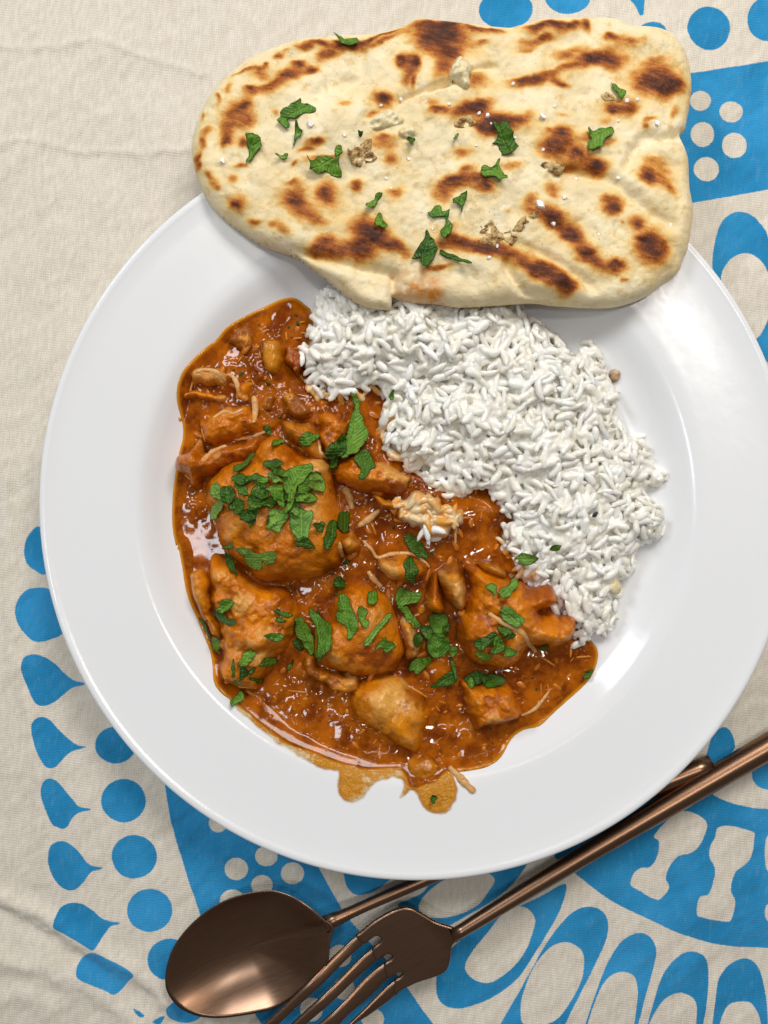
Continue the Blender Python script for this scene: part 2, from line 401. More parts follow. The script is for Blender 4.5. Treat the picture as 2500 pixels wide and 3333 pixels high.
# ring of petals
B(TR, [(60,860),(110,830),(170,800),(220,740),(330,690),(480,690),(620,660),(560,760),(480,830),(380,890),(250,960),(120,960)])
K(TR, [(150,870),(180,810),(270,745),(380,725),(450,720),(478,750),(450,800),(400,860),(300,905),(190,910)])
B(TR, [(225,1180),(250,1090),(330,1010),(420,935),(560,870),(690,810),(780,765),(782,820),(740,920),(660,1050),(580,1170),(480,1250),(380,1290),(290,1300),(235,1260)])
K(TR, [(350,1130),(380,1060),(450,970),(520,890),(600,862),(650,910),(640,980),(600,1070),(540,1140),(460,1190),(390,1180)])
B(TR, [(440,1480),(500,1371),(600,1200),(690,1040),(770,930),(830,880),(890,863),(945,885),(970,940),(960,1010),(920,1100),(870,1200),(800,1330),(740,1450),(600,1540)])
K(TR, [(590,1330),(600,1240),(650,1120),(720,1040),(790,1018),(850,1050),(865,1110),(850,1190),(800,1280),(740,1350),(660,1375),(605,1368)])
B(TR, [(830,1520),(870,1371),(920,1220),(970,1100),(1030,1010),(1100,975),(1155,1000),(1175,1060),(1160,1150),(1130,1250),(1100,1371),(1060,1500),(950,1560)])
K(TR, [(870,1420),(920,1250),(970,1170),(1030,1145),(1080,1165),(1095,1220),(1090,1300),(1070,1400),(980,1500),(890,1500)])
B(TR, [(1110,1500),(1140,1371),(1180,1220),(1220,1130),(1280,1070),(1330,1058),(1380,1075),(1403,1130),(1400,1220),(1380,1371),(1350,1500)])
K(TR, [(1140,1400),(1190,1290),(1240,1245),(1290,1237),(1340,1265),(1350,1320),(1335,1420),(1240,1500),(1160,1490)])
B(TR, [(1410,1500),(1420,1371),(1440,1200),(1480,1130),(1540,1095),(1590,1098),(1630,1150),(1650,1250),(1655,1371),(1650,1500)])
K(TR, [(1445,1400),(1480,1300),(1530,1275),(1590,1285),(1625,1371),(1600,1480),(1480,1490)])
# broad arc with bone-shaped gaps
BP(TR, [tuple(q) for q in spline([(735,650),(850,740),(900,780),(1000,850),(1130,910),(1280,980),(1450,1030),(1659,1047),(1760,1047)], 5, False)] + [(1760,450)] +
   [tuple(q) for q in spline([(1700,446),(1659,440),(1590,435),(1460,400),(1350,330),(1270,290),(1190,300),(1000,400),(735,560)], 5, False)])
K(TR, [(1340,460),(1385,490),(1390,530),(1360,600),(1320,630),(1270,642),(1230,690),(1215,740),(1230,780),(1190,830),(1150,822),(1110,797),(1066,770),(1080,720),(1110,697),(1150,690),(1180,640),(1185,580),(1165,555),(1220,490),(1280,450)])
K(TR, [(1440,522),(1500,515),(1590,540),(1600,562),(1585,650),(1550,690),(1520,710),(1500,760),(1498,800),(1516,840),(1505,905),(1480,930),(1370,908),(1350,890),(1360,822),(1400,810),(1420,760),(1430,700),(1406,650),(1410,600),(1430,565)])
K(TR, [(1650,570),(1700,545),(1760,560),(1760,700),(1700,720),(1652,700)]); K(TR, [(1650,860),(1700,840),(1760,850),(1760,930),(1700,935),(1652,920)])
B(TR, [(1380,260),(1410,150),(1430,110),(1470,88),(1500,110),(1515,150),(1510,190),(1450,240),(1400,290)]); B(TR, ell(1660,292,72,66))
# upper right
B(NR, ell(372,45,132,98)); B(NR, ell(675,-12,112,82)); B(NR, [(970,-20),(1005,22),(1028,72),(1038,76),(1048,68),(1055,0),(1060,-30)])
B(NR, ell(1367,140,106,108)); B(NR, ell(1662,92,104,108)); B(NR, ell(1090,152,66,42))
BP(NR, [(1150,385),(1290,360),(1659,297),(1820,270),(1820,895),(1659,930),(1310,995),(1150,1020)])
for e in ((1325,497,52,47),(1480,547,59,50),(1337,660,58,60),(1497,710,62,62),(1357,830,62,60)): K(NR, ell(*e))
B(NR, [(1385,1330),(1390,1220),(1420,1110),(1460,1060),(1520,1038),(1590,1060),(1640,1120),(1670,1190),(1740,1330),(1780,1560),(1740,1820),(1640,1760),(1500,1600),(1410,1450)])
K(NR, [(1428,1380),(1450,1300),(1510,1252),(1580,1250),(1640,1310),(1668,1400),(1672,1500),(1650,1590),(1605,1660),(1540,1640),(1470,1540)])
def sdf_sub(poly, x, y, base):                # only where the shape can matter
    m_ = .004; lo, hi = poly.min(0) - m_, poly.max(0) + m_
    i0, i1 = np.searchsorted(ax_, [lo[0], hi[0]]); j0, j1 = np.searchsorted(ay_, [lo[1], hi[1]])
    if i1 <= i0 or j1 <= j0: return None
    return (slice(j0, j1), slice(i0, i1))
pr_e = np.full(gx.shape, -.004)
for p in blue_shapes:
    sl = sdf_sub(p, gx, gy, pr_e)
    if sl: pr_e[sl] = np.maximum(pr_e[sl], sdf(p, gx[sl], gy[sl]))
for p in cream_shapes:
    sl = sdf_sub(p, gx, gy, pr_e)
    if sl: pr_e[sl] = np.minimum(pr_e[sl], -sdf(p, gx[sl], gy[sl]))
z = .00030 * fbm(gx, gy, .005, 3, 3, .75, 2.5) + .00025 * np.abs(fbm(gx, gy, .011, 2, 13, .75, 4)) + .0007 * fbm(gx, gy, .03, 2, 9)
CN1, CN2 = fbm(gx, gy, .008, 3, 61), fbm(gx, gy, .008, 3, 67)
amp = smooth(.02, -.08, gx) * .8 + .25
def crease(pts, hgt, wid, reg, side=None):
    global z
    ln = W(spline(reg(pts), 5, False), 0); d = pline_dist(ln, gx + .0012 * CN1, gy + .0012 * CN2)
    if reg is TU: hgt, wid = hgt * .42, wid * .8
    else: hgt, wid = hgt * .62, wid * .9
    z = z + hgt * np.exp(-(d / wid) ** 2)
crease([(-60,240),(150,262),(300,240),(480,212),(600,245),(700,280),(850,320),(980,370),(1120,410)], .0011, .0022, TU)
crease([(-60,790),(60,770),(150,750),(230,762),(290,785),(330,800),(600,822),(800,815),(1030,808)], .0013, .0024, TU)
crease([(250,950),(240,1100),(260,1250),(250,1500)], .0008, .0025, TU)
crease([(300,200),(350,130),(420,60)], .0005, .0025, TU); crease([(0,480),(200,470),(500,600),(700,640)], .0005, .003, TU)
crease([(12,1000),(18,1150),(22,1300),(40,1460),(70,1600),(85,1750),(90,1900)], .0014, .0035, DD)
crease([(-80,770),(60,850),(150,890),(230,940),(320,995),(405,1045),(500,1095),(585,1142),(680,1215),(760,1300)], .0034, .0042, TL)
crease([(-80,860),(60,935),(150,970),(300,1060),(420,1120)], -.0016, .004, TL)
crease([(-80,1070),(100,1110),(210,1130),(330,1180),(450,1250),(600,1371)], .0026, .005, TL)
crease([(-60,1290),(100,1240),(220,1300)], .0018, .005, TL)
crease([(1450,1250),(1490,1500),(1520,1700)], .0006, .002, NR)
# the cloth lies flat under the plate and the cutlery
rr = np.hypot(gx - .0122, gy - .0033)
z = z * smooth(.085, .105, rr); z = np.maximum(z, -.0015)
far = np.hypot(np.maximum(np.abs(gx) - .17, 0), np.maximum(np.abs(gy) - .22, 0))
V = np.stack([gx, gy, z], -1).reshape(-1, 3); H_, W_ = gx.shape; idx = np.arange(H_ * W_).reshape(H_, W_)
F = np.stack([idx[:-1, :-1], idx[:-1, 1:], idx[1:, 1:], idx[1:, :-1]], -1).reshape(-1, 4)
cl = link("tablecloth", mesh_np("tablecloth", V, F, {"print_edge": pr_e.ravel()}), CLOTH)
tag(cl, "cream crinkled cotton tablecloth printed with blue drops, dots and petals", "tablecloth")
hx, hy = hm_xy()

# ------------------------------------------------------------------ plate
PCX, PCY = W(np.array([1356.1, 1637.7]), Z_RIM)
prof_top = [(0, .0050), (.055, .0050), (.074, .0051), (.082, .0055), (.088, .0066), (.0930, .0086), (.0970, .0110), (.1005, .0135), (.1034, .0153), (.1056, .0162), (.1085, .0168), (.114, .0176), (.124, .0191), (.132, .0205), (.1362, .0215), (.1378, .0220), (.1390, .0220), (.1398, .0215), (.1400, .0208)]
prof_bot = [(.1398, .0201), (.138, .0192), (.130, .0170), (.118, .0146), (.106, .0124), (.098, .0085), (.090, .0040), (.086, .0016), (.084, .0008), (.081, .0008), (.079, .0022), (.05, .0021), (0, .0021)]
def curve_prof(p, n):
    p = np.array(p); return spline(p, n, False)
pt = curve_prof(prof_top, 5); pt[:, 0] = np.maximum.accumulate(np.clip(pt[:, 0], 0, .14)); pb = curve_prof(prof_bot, 3)
pf = np.concatenate([pt, pb]); NS = 256
th = np.linspace(0, 2 * math.pi, NS, endpoint=False)
V = np.stack([pf[:, None, 0] * np.cos(th), pf[:, None, 0] * np.sin(th), np.broadcast_to(pf[:, None, 1], (len(pf), NS))], -1).reshape(-1, 3)
idx = np.arange(len(pf) * NS).reshape(len(pf), NS); nx = np.roll(idx, -1, 1)
F = np.stack([idx[:-1], idx[1:], nx[1:], nx[:-1]], -1).reshape(-1, 4)[:, ::-1]
pl_o = link("dinner_plate", mesh_np("dinner_plate", V, F), PLATE, None, (PCX, PCY, 0))
tag(pl_o, "white glazed wide-rimmed dinner plate holding the curry and rice", "plate")
def plate_z(x, y):
    return np.interp(np.hypot(x - PCX, y - PCY), pt[:, 0], pt[:, 1], right=0)
HM = np.maximum(HM, plate_z(hx, hy))

# ------------------------------------------------------------------ chicken
def chicken(name, label, cat, reg, pts, mat, hgt, wid, base=.006, zg=.016, seed=1, tilt=(0, 0), rough=1.0, fibre=(0, 1), bare=0.0, group=None, nspl=4, ridge=None, baresp=None):
    poly = W(spline(reg(pts), nspl), zg); c0 = poly.mean(0)
    big = hgt >= .0125; hg = hgt + (.0022 if big else .0012); wd = wid * (.9 if big else .62)
    # torn, uneven outline
    nrm = np.roll(poly, -1, 0) - np.roll(poly, 1, 0); nrm = np.stack([nrm[:, 1], -nrm[:, 0]], 1); nrm /= np.linalg.norm(nrm, axis=1, keepdims=True) + 1e-12
    poly = poly + nrm * (fbm(poly[:, 0], poly[:, 1], .004, 3, seed + 40) * (.0010 if big else .0016) * rough)[:, None]
    def top(x, y, s):
        t = base + hg * dome(s, wd) ** .85 + (x - c0[0]) * tilt[0] + (y - c0[1]) * tilt[1]
        e = smooth(0, .004, s)
        t = t + e * rough * (.0017 * fbm(x, y, .010, 4, seed) + .0008 * np.abs(fbm(x, y, .0045, 3, seed + 3)) + .0004 * fbm(x, y, .0017, 2, seed + 5))
        t = t + e * fibre[1] * .0003 * np.abs(fbm(x, y, .0016, 2, seed + 7, fibre[0], 6))
        if ridge:
            for (rp, rh, rw) in ridge:
                d = pline_dist(W(spline(reg(rp), 4, False), zg), x, y); t = t + rh * np.exp(-(d / rw) ** 2) * e
        return t
    def pool(x, y, s):  # mask of hollows painted darker as crevice shade, where sauce also gathers
        return np.clip(.5 - .8 * fbm(x, y, .010, 4, seed) - .5 * np.abs(fbm(x, y, .0045, 3, seed + 3)) + .35 * (1 - smooth(0, .004, s)), 0, 1)
    def bar(x, y, s):
        v = bare + .3 * smooth(.55, 1.0, 1 - s / .004) * 0
        for (bp, br_, bs) in (baresp or []):
            q = W(reg(np.array(bp, float)), zg); v = v + bs * np.exp(-((x - q[0]) ** 2 + (y - q[1]) ** 2) / (br_ * br_))
        return v
    o = blob(name, poly, top, lambda x, y, s: np.minimum(base - .0005 + (x - c0[0]) * tilt[0] + (y - c0[1]) * tilt[1], plate_z(x, y) + .004) - .001 * dome(s, .004), mat, None, {"bare": bar, "pool": pool}, 5)
    return tag(o, label, cat, group)
def shred(label, reg, pts, width, mat=None, lift=.0012, group=None, name="chicken_shred", cat="chicken shred", taper=.5, zg=.016, seed=0):
    ln = spline(W(reg(pts), zg), 8, False); n = len(ln); NSG = 8
    tg = np.gradient(ln, axis=0); tg /= np.linalg.norm(tg, axis=1, keepdims=True) + 1e-12; sd = np.stack([-tg[:, 1], tg[:, 0]], 1)
    zc = height(ln[:, 0], ln[:, 1]); 
    for _ in range(6): zc = np.convolve(np.pad(zc, 1, mode='edge'), [.25, .5, .25], 'valid')
    w = width * .39 * S(zg); u = np.linspace(0, 1, n)
    rad = w * (taper + (1 - taper) * np.sin(np.pi * np.clip(u * .9 + .05, 0, 1))) * (1 + .25 * fbm(u * .02, u * 0 + seed * .01, .003, 2, seed))
    rad[0] *= .3; rad[-1] *= .3
    a = np.linspace(0, 2 * math.pi, NSG, endpoint=False)
    V = np.zeros((n, NSG, 3))
    V[..., :2] = ln[:, None] + sd[:, None] * (rad[:, None] * np.cos(a))[..., None]
    V[..., 2] = (zc + lift * .25)[:, None] + (rad * .7)[:, None] * np.sin(a)
    V = V.reshape(-1, 3); V = np.concatenate([V, [V[:NSG].mean(0)], [V[-NSG:].mean(0)]])
    idx = np.arange(n * NSG).reshape(n, NSG); nx = np.roll(idx, -1, 1)
    F = np.stack([idx[:-1], nx[:-1], nx[1:], idx[1:]], -1).reshape(-1, 4)
    caps = [[n * NSG, nx[0, i], idx[0, i], idx[0, i]] for i in range(NSG)] + [[n * NSG + 1, idx[-1, i], nx[-1, i], nx[-1, i]] for i in range(NSG)]
    me = bpy.data.meshes.new(name); org = np.array([*ln.mean(0), V[:, 2].min()])
    me.from_pydata((V - org).tolist(), [], F.tolist() + [c[:3] for c in caps]); me.polygons.foreach_set("use_smooth", [True] * len(me.polygons))
    me.attributes.new("bare", 'FLOAT', 'POINT')
    o = link(name, me, mat or SHRED, None, org)
    return tag(o, label, cat, group)

P45 = math.radians(45)
chicken("chicken_piece", "sauced chicken piece with a pointed dark tip on the sauce edge", "chicken", CU,
  [(92,1030),(105,968),(160,930),(210,880),(240,850),(275,880),(272,935),(330,905),(450,880),(550,850),(620,830),(640,900),(520,1000),(400,1040),(300,1080),(250,1115),(240,1150),(180,1125),(140,1070)], MEAT_DARK, .0135, .009, .0065, .018, 11, (.0, 0), 1.1, (.6, 1.6),
  ridge=[([(160,940),(300,1020)], .0015, .0025), ([(300,960),(420,920),(550,880)], .0014, .002)], baresp=[((360,960), .006, .25), ((250,870), .004, .25)])
chicken("chicken_piece", "ragged sauced chicken piece below the two pale strips near the plate wall", "chicken", CU,
  [(225,770),(270,735),(350,715),(450,690),(530,715),(580,790),(560,850),(500,885),(430,895),(330,910),(270,890),(240,840)], MEAT, .0105, .008, .007, .017, 13, (0, .05), 1.1, (.3, 1.2))
chicken("chicken_piece", "pale-ridged folded chicken strip at the sauce edge near the plate wall", "chicken", CU,
  [(190,560),(215,500),(270,480),(340,490),(390,530),(395,580),(370,610),(310,590),(250,570),(215,590)], MEAT_PALE, .0078, .005, .0075, .016, 15, (0, 0), 1.0, (-.4, 2.0))
chicken("chicken_piece", "narrow chicken strip lying below the pale-ridged folded strip", "chicken", CU,
  [(160,610),(200,590),(280,605),(350,620),(395,650),(380,690),(300,670),(220,660),(165,650)], MEAT, .0085, .005, .0075, .016, 17, (0, 0), 1.0, (-.2, 2.0), bare=.12)
chicken("chicken_piece", "lumpy shredded chicken scrap just inside the curry's far sauce edge", "chicken", CU,
  [(405,300),(450,270),(510,290),(530,340),(500,395),(440,390),(410,350)], MEAT_PALE, .0066, .004, .0078, .016, 63, (0, 0), 1.8, (.4, 2))
chicken("chicken_piece", "torn chicken scrap between the pale-ridged strip and upright stick", "chicken", CU,
  [(400,560),(450,530),(505,560),(520,620),(480,690),(430,680),(405,620)], MEAT, .0072, .004, .0078, .016, 65, (0, 0), 1.8, (1.2, 2), bare=.08)
chicken("chicken_piece", "small torn chicken scrap under the rice edge beside the onion slice", "chicken", CU,
  [(700,400),(745,370),(790,400),(795,470),(760,520),(715,480)], MEAT, .0072, .004, .0082, .016, 67, (0, 0), 1.8, (1.2, 2))
chicken("onion_piece", "sauce-covered onion bit between the stick and onion square", "onion", CU,
  [(570,640),(620,615),(655,650),(640,720),(590,730),(565,690)], ONION, .0066, .003, .0082, .016, 69, (0, 0), .8, (.8, .6))
chicken("onion_piece", "amber stewed onion slice near the top of the curry", "onion", CU,
  [(570,345),(620,325),(680,335),(695,420),(690,490),(650,540),(605,515),(580,430)], ONION, .0080, .004, .0085, .017, 19, (0, 0), .5, (1.2, 1.5))
chicken("onion_piece", "amber diced onion square touching the rice edge", "onion", CU,
  [(675,645),(720,625),(765,620),(810,675),(855,730),(820,760),(785,772),(740,755),(705,700)], ONION, .0105, .003, .008, .018, 20, (0, 0), .3, (.8, .6))
chicken("chicken_piece", "pale-topped chicken piece wedged between the largest chunk and onion square", "chicken", CU,
  [(665,790),(700,765),(770,770),(830,790),(885,850),(895,930),(955,990),(930,1005),(860,990),(780,930),(700,870)], MEAT_PALE, .0150, .006, .0065, .02, 22, (-.03, .05), .8, (-.7, 1.5))
chicken("chicken_piece", "bumpy orange chicken scrap at the foot of the long coriander leaf", "chicken", CU,
  [(900,735),(960,712),(1030,755),(1030,830),(985,885),(1000,960),(940,980),(900,900)], MEAT, .0105, .006, .008, .018, 23, (0, 0), 1.3, (.5, 1))
chicken("chicken_piece", "flat-ended sauced chicken slice touching the rice below the long leaf", "chicken", CU,
  [(955,1065),(985,1000),(1080,955),(1200,985),(1310,1030),(1400,1070),(1395,1110),(1340,1180),(1250,1182),(1120,1172),(1030,1135),(970,1110)], MEAT, .0130, .008, .0065, .018, 24, (.0, 0), .9, (-.4, 2.0), baresp=[((1330,1080), .006, .35), ((1250,1060), .004, .2)])
chicken("chicken_piece", "largest rounded chicken chunk, sauced and heaped with chopped coriander", "chicken", CU,
  [(505,940),(550,880),(600,838),(680,850),(760,900),(840,950),(900,965),(950,1000),(962,1080),(985,1150),(1010,1240),(1040,1330),(1060,1400),(1040,1480),(1000,1560),(950,1600),(870,1640),(760,1662),(640,1662),(540,1650),(480,1600),(400,1540),(350,1470),(310,1380),(280,1280),(248,1200),(258,1120),(300,1050),(380,990),(440,970)], MEAT, .0215, .020, .0055, .022, 31, (.0, -.02), .75, (-.8, .4),
  baresp=[((880,1010), .007, .3), ((860,1190), .007, .25), ((560,1330), .008, .12)], ridge=[([(620,850),(760,915),(880,970),(950,1010)], .0018, .003), ([(960,1060),(1000,1250),(1040,1350)], -.002, .002)])
chicken("chicken_piece", "crumbly chicken scrap against the lower side of the largest chunk", "chicken", CU,
  [(985,1425),(1030,1390),(1085,1395),(1115,1440),(1100,1495),(1040,1515),(995,1490)], MEAT_PALE, .0125, .005, .007, .018, 33, (0, 0), 1.5, (.4, 1.5))
chicken("chicken_piece", "torn chicken bits beside the orange-stained rice clump", "chicken", CU,
  [(1175,1190),(1220,1180),(1290,1200),(1290,1245),(1240,1262),(1190,1230)], MEAT_PALE, .011, .004, .0075, .018, 34, (0, 0), 1.4, (.4, 1.5))
chicken("chicken_piece", "yellowish chicken strip pressed against the plate wall below the sauce pool", "chicken", BL,
  [(228,370),(270,320),(340,310),(380,430),(400,600),(440,720),(430,800),(370,740),(310,640),(260,520)], MEAT_YEL, .0085, .006, .0075, .015, 36, (0, 0), .7, (1.2, 1))
chicken("chicken_piece", "long ridged chicken thigh piece along the plate wall below the largest chunk", "chicken", BL,
  [(355,250),(440,222),(520,262),(620,360),(720,420),(820,440),(920,480),(970,600),(985,690),(930,800),(880,870),(830,940),(795,1020),(725,1110),(640,1172),(540,1150),(470,1115),(425,1050),(428,950),(440,820),(420,700),(378,600),(352,500),(358,380)], MEAT, .0130, .010, .0065, .018, 38, (.02, .03), 1.2, (.9, 1.4),
  ridge=[([(620,760),(720,800),(850,770),(940,690)], .002, .003), ([(560,850),(700,890),(850,860)], -.002, .0025), ([(370,260),(380,420),(430,560)], .0015, .002)], baresp=[((390,330), .005, .25), ((590,560), .005, .35), ((760,720), .003, .3), ((720,930), .004, .2), ((800,780), .006, .15)])
chicken("chicken_piece", "torn pale chicken scrap reaching into the sauce pool from the centre piece", "chicken", BL,
  [(1008,970),(1050,918),(1110,958),(1180,1005),(1260,1030),(1390,1070),(1370,1140),(1290,1185),(1200,1150),(1100,1115),(1055,1050)], MEAT_PALE, .0095, .005, .0075, .017, 40, (0, 0), 1.4, (-.5, 1.8))
chicken("chicken_piece", "smooth golden bare chicken piece sitting lowest in the sauce pool", "chicken", BR,
  [(75,890),(150,850),(240,835),(330,850),(400,905),(450,935),(492,1010),(500,1090),(472,1160),(445,1275),(380,1262),(300,1222),(220,1165),(130,1112),(72,1045),(58,960)], MEAT_YEL, .0135, .014, .0065, .018, 42, (0, .0), .4, (1.3, 0.0), bare=.05,
  ridge=[([(330,870),(300,980),(400,1120)], -.0012, .003)], baresp=[((300,930), .007, .25), ((420,1000), .006, .15)])
chicken("chicken_piece", "smooth rounded sauced chicken piece at the centre of the curry", "chicken", BR,
  [(-155,720),(-135,600),(-70,500),(-25,400),(40,310),(130,310),(210,365),(290,440),(332,540),(362,640),(372,720),(335,800),(240,852),(120,862),(20,832),(-85,790)], MEAT, .0175, .016, .006, .02, 44, (0, .0), .65, (.6, .5), baresp=[((130,560), .006, .15), ((-60,760), .006, .12)])
chicken("chicken_piece", "pale torn chicken flap on the edge of the rounded centre piece", "chicken", BR,
  [(335,545),(385,530),(420,565),(440,640),(482,668),(450,702),(400,745),(365,765),(352,690),(345,610)], MEAT_PALE, .0125, .004, .0065, .018, 45, (0, 0), 1.2, (1.1, 1.5), bare=.15)
chicken("chicken_piece", "small square chicken chunk under a wet coriander leaf near the curry's middle", "chicken", BR,
  [(213,205),(280,185),(350,182),(440,205),(485,262),(450,330),(400,345),(330,322),(262,312),(222,262)], MEAT, .0135, .006, .007, .019, 47, (0, 0), 1.0, (.3, 1.2), baresp=[((265,275), .005, .45)])
chicken("chicken_piece", "smooth orange chicken flap beside the upright pale flake", "chicken", BR,
  [(470,400),(530,270),(552,330),(572,420),(582,492),(530,505),(488,475)], MEAT, .0155, .005, .0065, .02, 48, (0, 0), .4, (1.2, 1))
chicken("chicken_piece", "upright pale triangular chicken flake between two chunks", "chicken", BR,
  [(612,220),(648,200),(690,310),(702,420),(692,472),(640,472),(590,430),(553,350),(556,280)], MEAT_PALE, .0165, .005, .0065, .021, 49, (0, 0), .9, (1.25, 1.6), bare=.1)
chicken("chicken_piece", "knobbly sauced chicken chunk with two blunt ends touching the rice", "chicken", BR,
  [(690,470),(712,350),(690,240),(780,235),(900,285),(1000,328),(1080,350),(1140,330),(1190,350),(1206,410),(1190,470),(1110,495),(1200,512),(1280,502),(1312,560),(1290,640),(1220,692),(1150,700),(1080,692),(1020,725),(960,790),(860,805),(760,792),(700,740),(660,660),(655,560)], MEAT, .0165, .011, .0065, .02, 51, (.0, .0), .9, (-.5, 1.0),
  ridge=[([(800,480),(950,560),(1080,700)], -.0016, .002)], baresp=[((900,600), .005, .1)])
chicken("onion_piece", "smooth amber onion slice between the knobbly chunk and the rice", "onion", BR,
  [(760,215),(830,205),(900,250),(928,295),(880,310),(800,275)], ONION, .0135, .004, .0075, .02, 53, (0, 0), .3, (.3, .8))
chicken("chicken_piece", "blocky chicken cube on its own in the sauce near the rim", "chicken", BR,
  [(662,862),(740,880),(830,872),(900,868),(962,920),(1002,1000),(1012,1055),(950,1082),(880,1112),(800,1132),(760,1168),(722,1120),(702,1030),(680,950)], MEAT, .0125, .006, .006, .017, 55, (0, .02), 1.2, (-.2, 1.3), baresp=[((830,1070), .005, .25)])
chicken("onion_piece", "thin translucent onion lump under the sauce beside the blocky cube", "onion", BR,
  [(360,1290),(430,1262),(500,1265),(545,1320),(530,1360),(470,1385),(400,1380)], ONION, .0055, .004, .009, .013, 57, (0, 0), .8, (0, 1))
# ------------------------------------------------------------------ curry sauce
sauce_px = np.concatenate([
 CU([(850,180),(820,150),(780,122),(740,115),(680,130),(620,160),(540,200),(470,240),(400,290),(350,350),(290,400),(230,460),(180,520),(150,590),(140,660),(145,720),(160,790),(160,870),(140,950),(120,1060),(105,1200),(105,1350),(130,1480)]),
 BL([(165,150),(195,300),(215,420),(250,540),(300,650),(350,770),(390,860),(412,950),(430,1060),(480,1130),(540,1175),(600,1235),(680,1310),(800,1400),(920,1480),(1050,1530),(1180,1580),(1300,1620),(1450,1650)]),
 BR([(330,1320),(365,1390),(420,1410),(480,1392),(540,1370),(575,1335),(640,1322),(720,1310),(800,1290),(870,1245),(930,1160),(1000,1112),(1080,1090),(1150,1030),(1230,960),(1310,890),(1370,820),(1402,740),(1405,690),(1385,655),(1335,600),(1280,500),(1190,380),(1050,230),(980,150),(900,60)]),
 RI([(960,960),(900,850),(800,790),(700,740),(560,700),(480,640),(440,560),(420,450),(400,360),(330,330),(220,370),(150,370),(125,300),(140,200)])])
sauce_poly = W(spline(sauce_px, 3), .008)
fill = HM.copy()
for _ in range(3): fill = relax(fill, np.ones(HM.shape, bool), 14)
def fill_at(x, y):
    i = np.clip(np.round((x - HX0) / HD).astype(int), 0, HNX - 1); j = np.clip(np.round((y - HY0) / HD).astype(int), 0, HNY - 1)
    return fill[j, i]
def s_top(x, y, s):
    lump = smooth(-.055, -.035, x) * .75 + .25
    t = .0006 * dome(s, .003)
    lev = .0102 + .0006 * fbm(x, y, .012, 3, 21) * lump + .0006 * smooth(.006, .02, s) * np.clip(fbm(x, y, .007, 3, 5), 0, 1) * lump
    lev = lev + .004 * smooth(.012, .05, y) * smooth(.003, .02, s)
    lev = lev + .0034 * smooth(-.066, -.106, y) - .0005 * smooth(.004, .0, s)
    up = smooth(-.0995, -.07, y + .35 * x) * smooth(.002, .012, s)
    lev = lev + up * (.0013 * np.clip(fbm(x, y, .0065, 3, 45), -.2, 1) + .0003 * np.abs(fbm(x, y, .003, 2, 49))) * smooth(-.012, .02, y)
    lev = np.maximum(lev, lev + .5 * (fill_at(x, y) - lev - .0012) * smooth(0, .003, s))
    return np.maximum(plate_z(x, y) + t, np.minimum(lev, plate_z(x, y) + .0006 * dome(s, .003) + .6 * s))
def s_bot(x, y, s): return plate_z(x, y) + .0001
def s_rough(x, y, s):
    calm = np.exp(-(((x + .074) / .013) ** 2 + ((y + .013) / .024) ** 2))
    return (.18 + .6 * np.clip(.5 + fbm(x, y, .02, 2, 31), 0, 1)) * (1 - .93 * calm) * smooth(0, .002, s)
sauce = blob("curry_sauce", sauce_poly, s_top, s_bot, SAUCE, None,
             {"thick": lambda x, y, s: smooth(.0, .0020, s), "rough": s_rough}, 3)
tag(sauce, "glossy orange-brown curry sauce pooled in the well of the white plate", "sauce")
smear_px = np.concatenate([BL([(470,1110),(540,1160),(640,1240),(800,1370),(950,1460),(1150,1540),(1300,1580),(1500,1620)]),
 BR([(330,1290),(450,1330),(560,1320),(690,1300),(800,1275),(830,1285),(720,1330),(640,1345),(650,1400),(655,1450),(640,1510),(590,1560),(530,1570),(470,1550),(425,1500),(405,1450),(380,1460),(350,1490),(320,1480),(340,1430),(330,1400),(260,1400),(200,1420),(165,1470),(130,1500),(80,1518),(30,1500),(0,1465),(-15,1400),(-12,1350)]),
 BL([(1160,1680),(1080,1650),(980,1590),(880,1530),(800,1480),(740,1430),(680,1390),(620,1330),(560,1290),(520,1240),(480,1180),(452,1140)])])
smear_poly = W(spline(smear_px, 3), .015)
def foam(x, y, s):
    return .22 * fbm(x, y, .006, 3, 71) + .34 - .45 * np.exp(-((np.hypot(x + .0170, y + .098)) / .012) ** 2) - .42 * np.exp(-(np.hypot(x - .0205, y + .103) / .011) ** 2)
sm = blob("oily_smear", smear_poly, lambda x, y, s: plate_z(x, y) + .0004 * dome(s, .003) + .00015 * fbm(x, y, .003, 2, 8) * smooth(0, .001, s), s_bot, SMEAR, sauce,
          {"thick": lambda x, y, s: smooth(0, .0030, s + .0005 * fbm(x, y, .004, 3, 72)), "foam": foam}, 1)
sm["label"] = "thin pale orange film with bubbles running down to the rim"

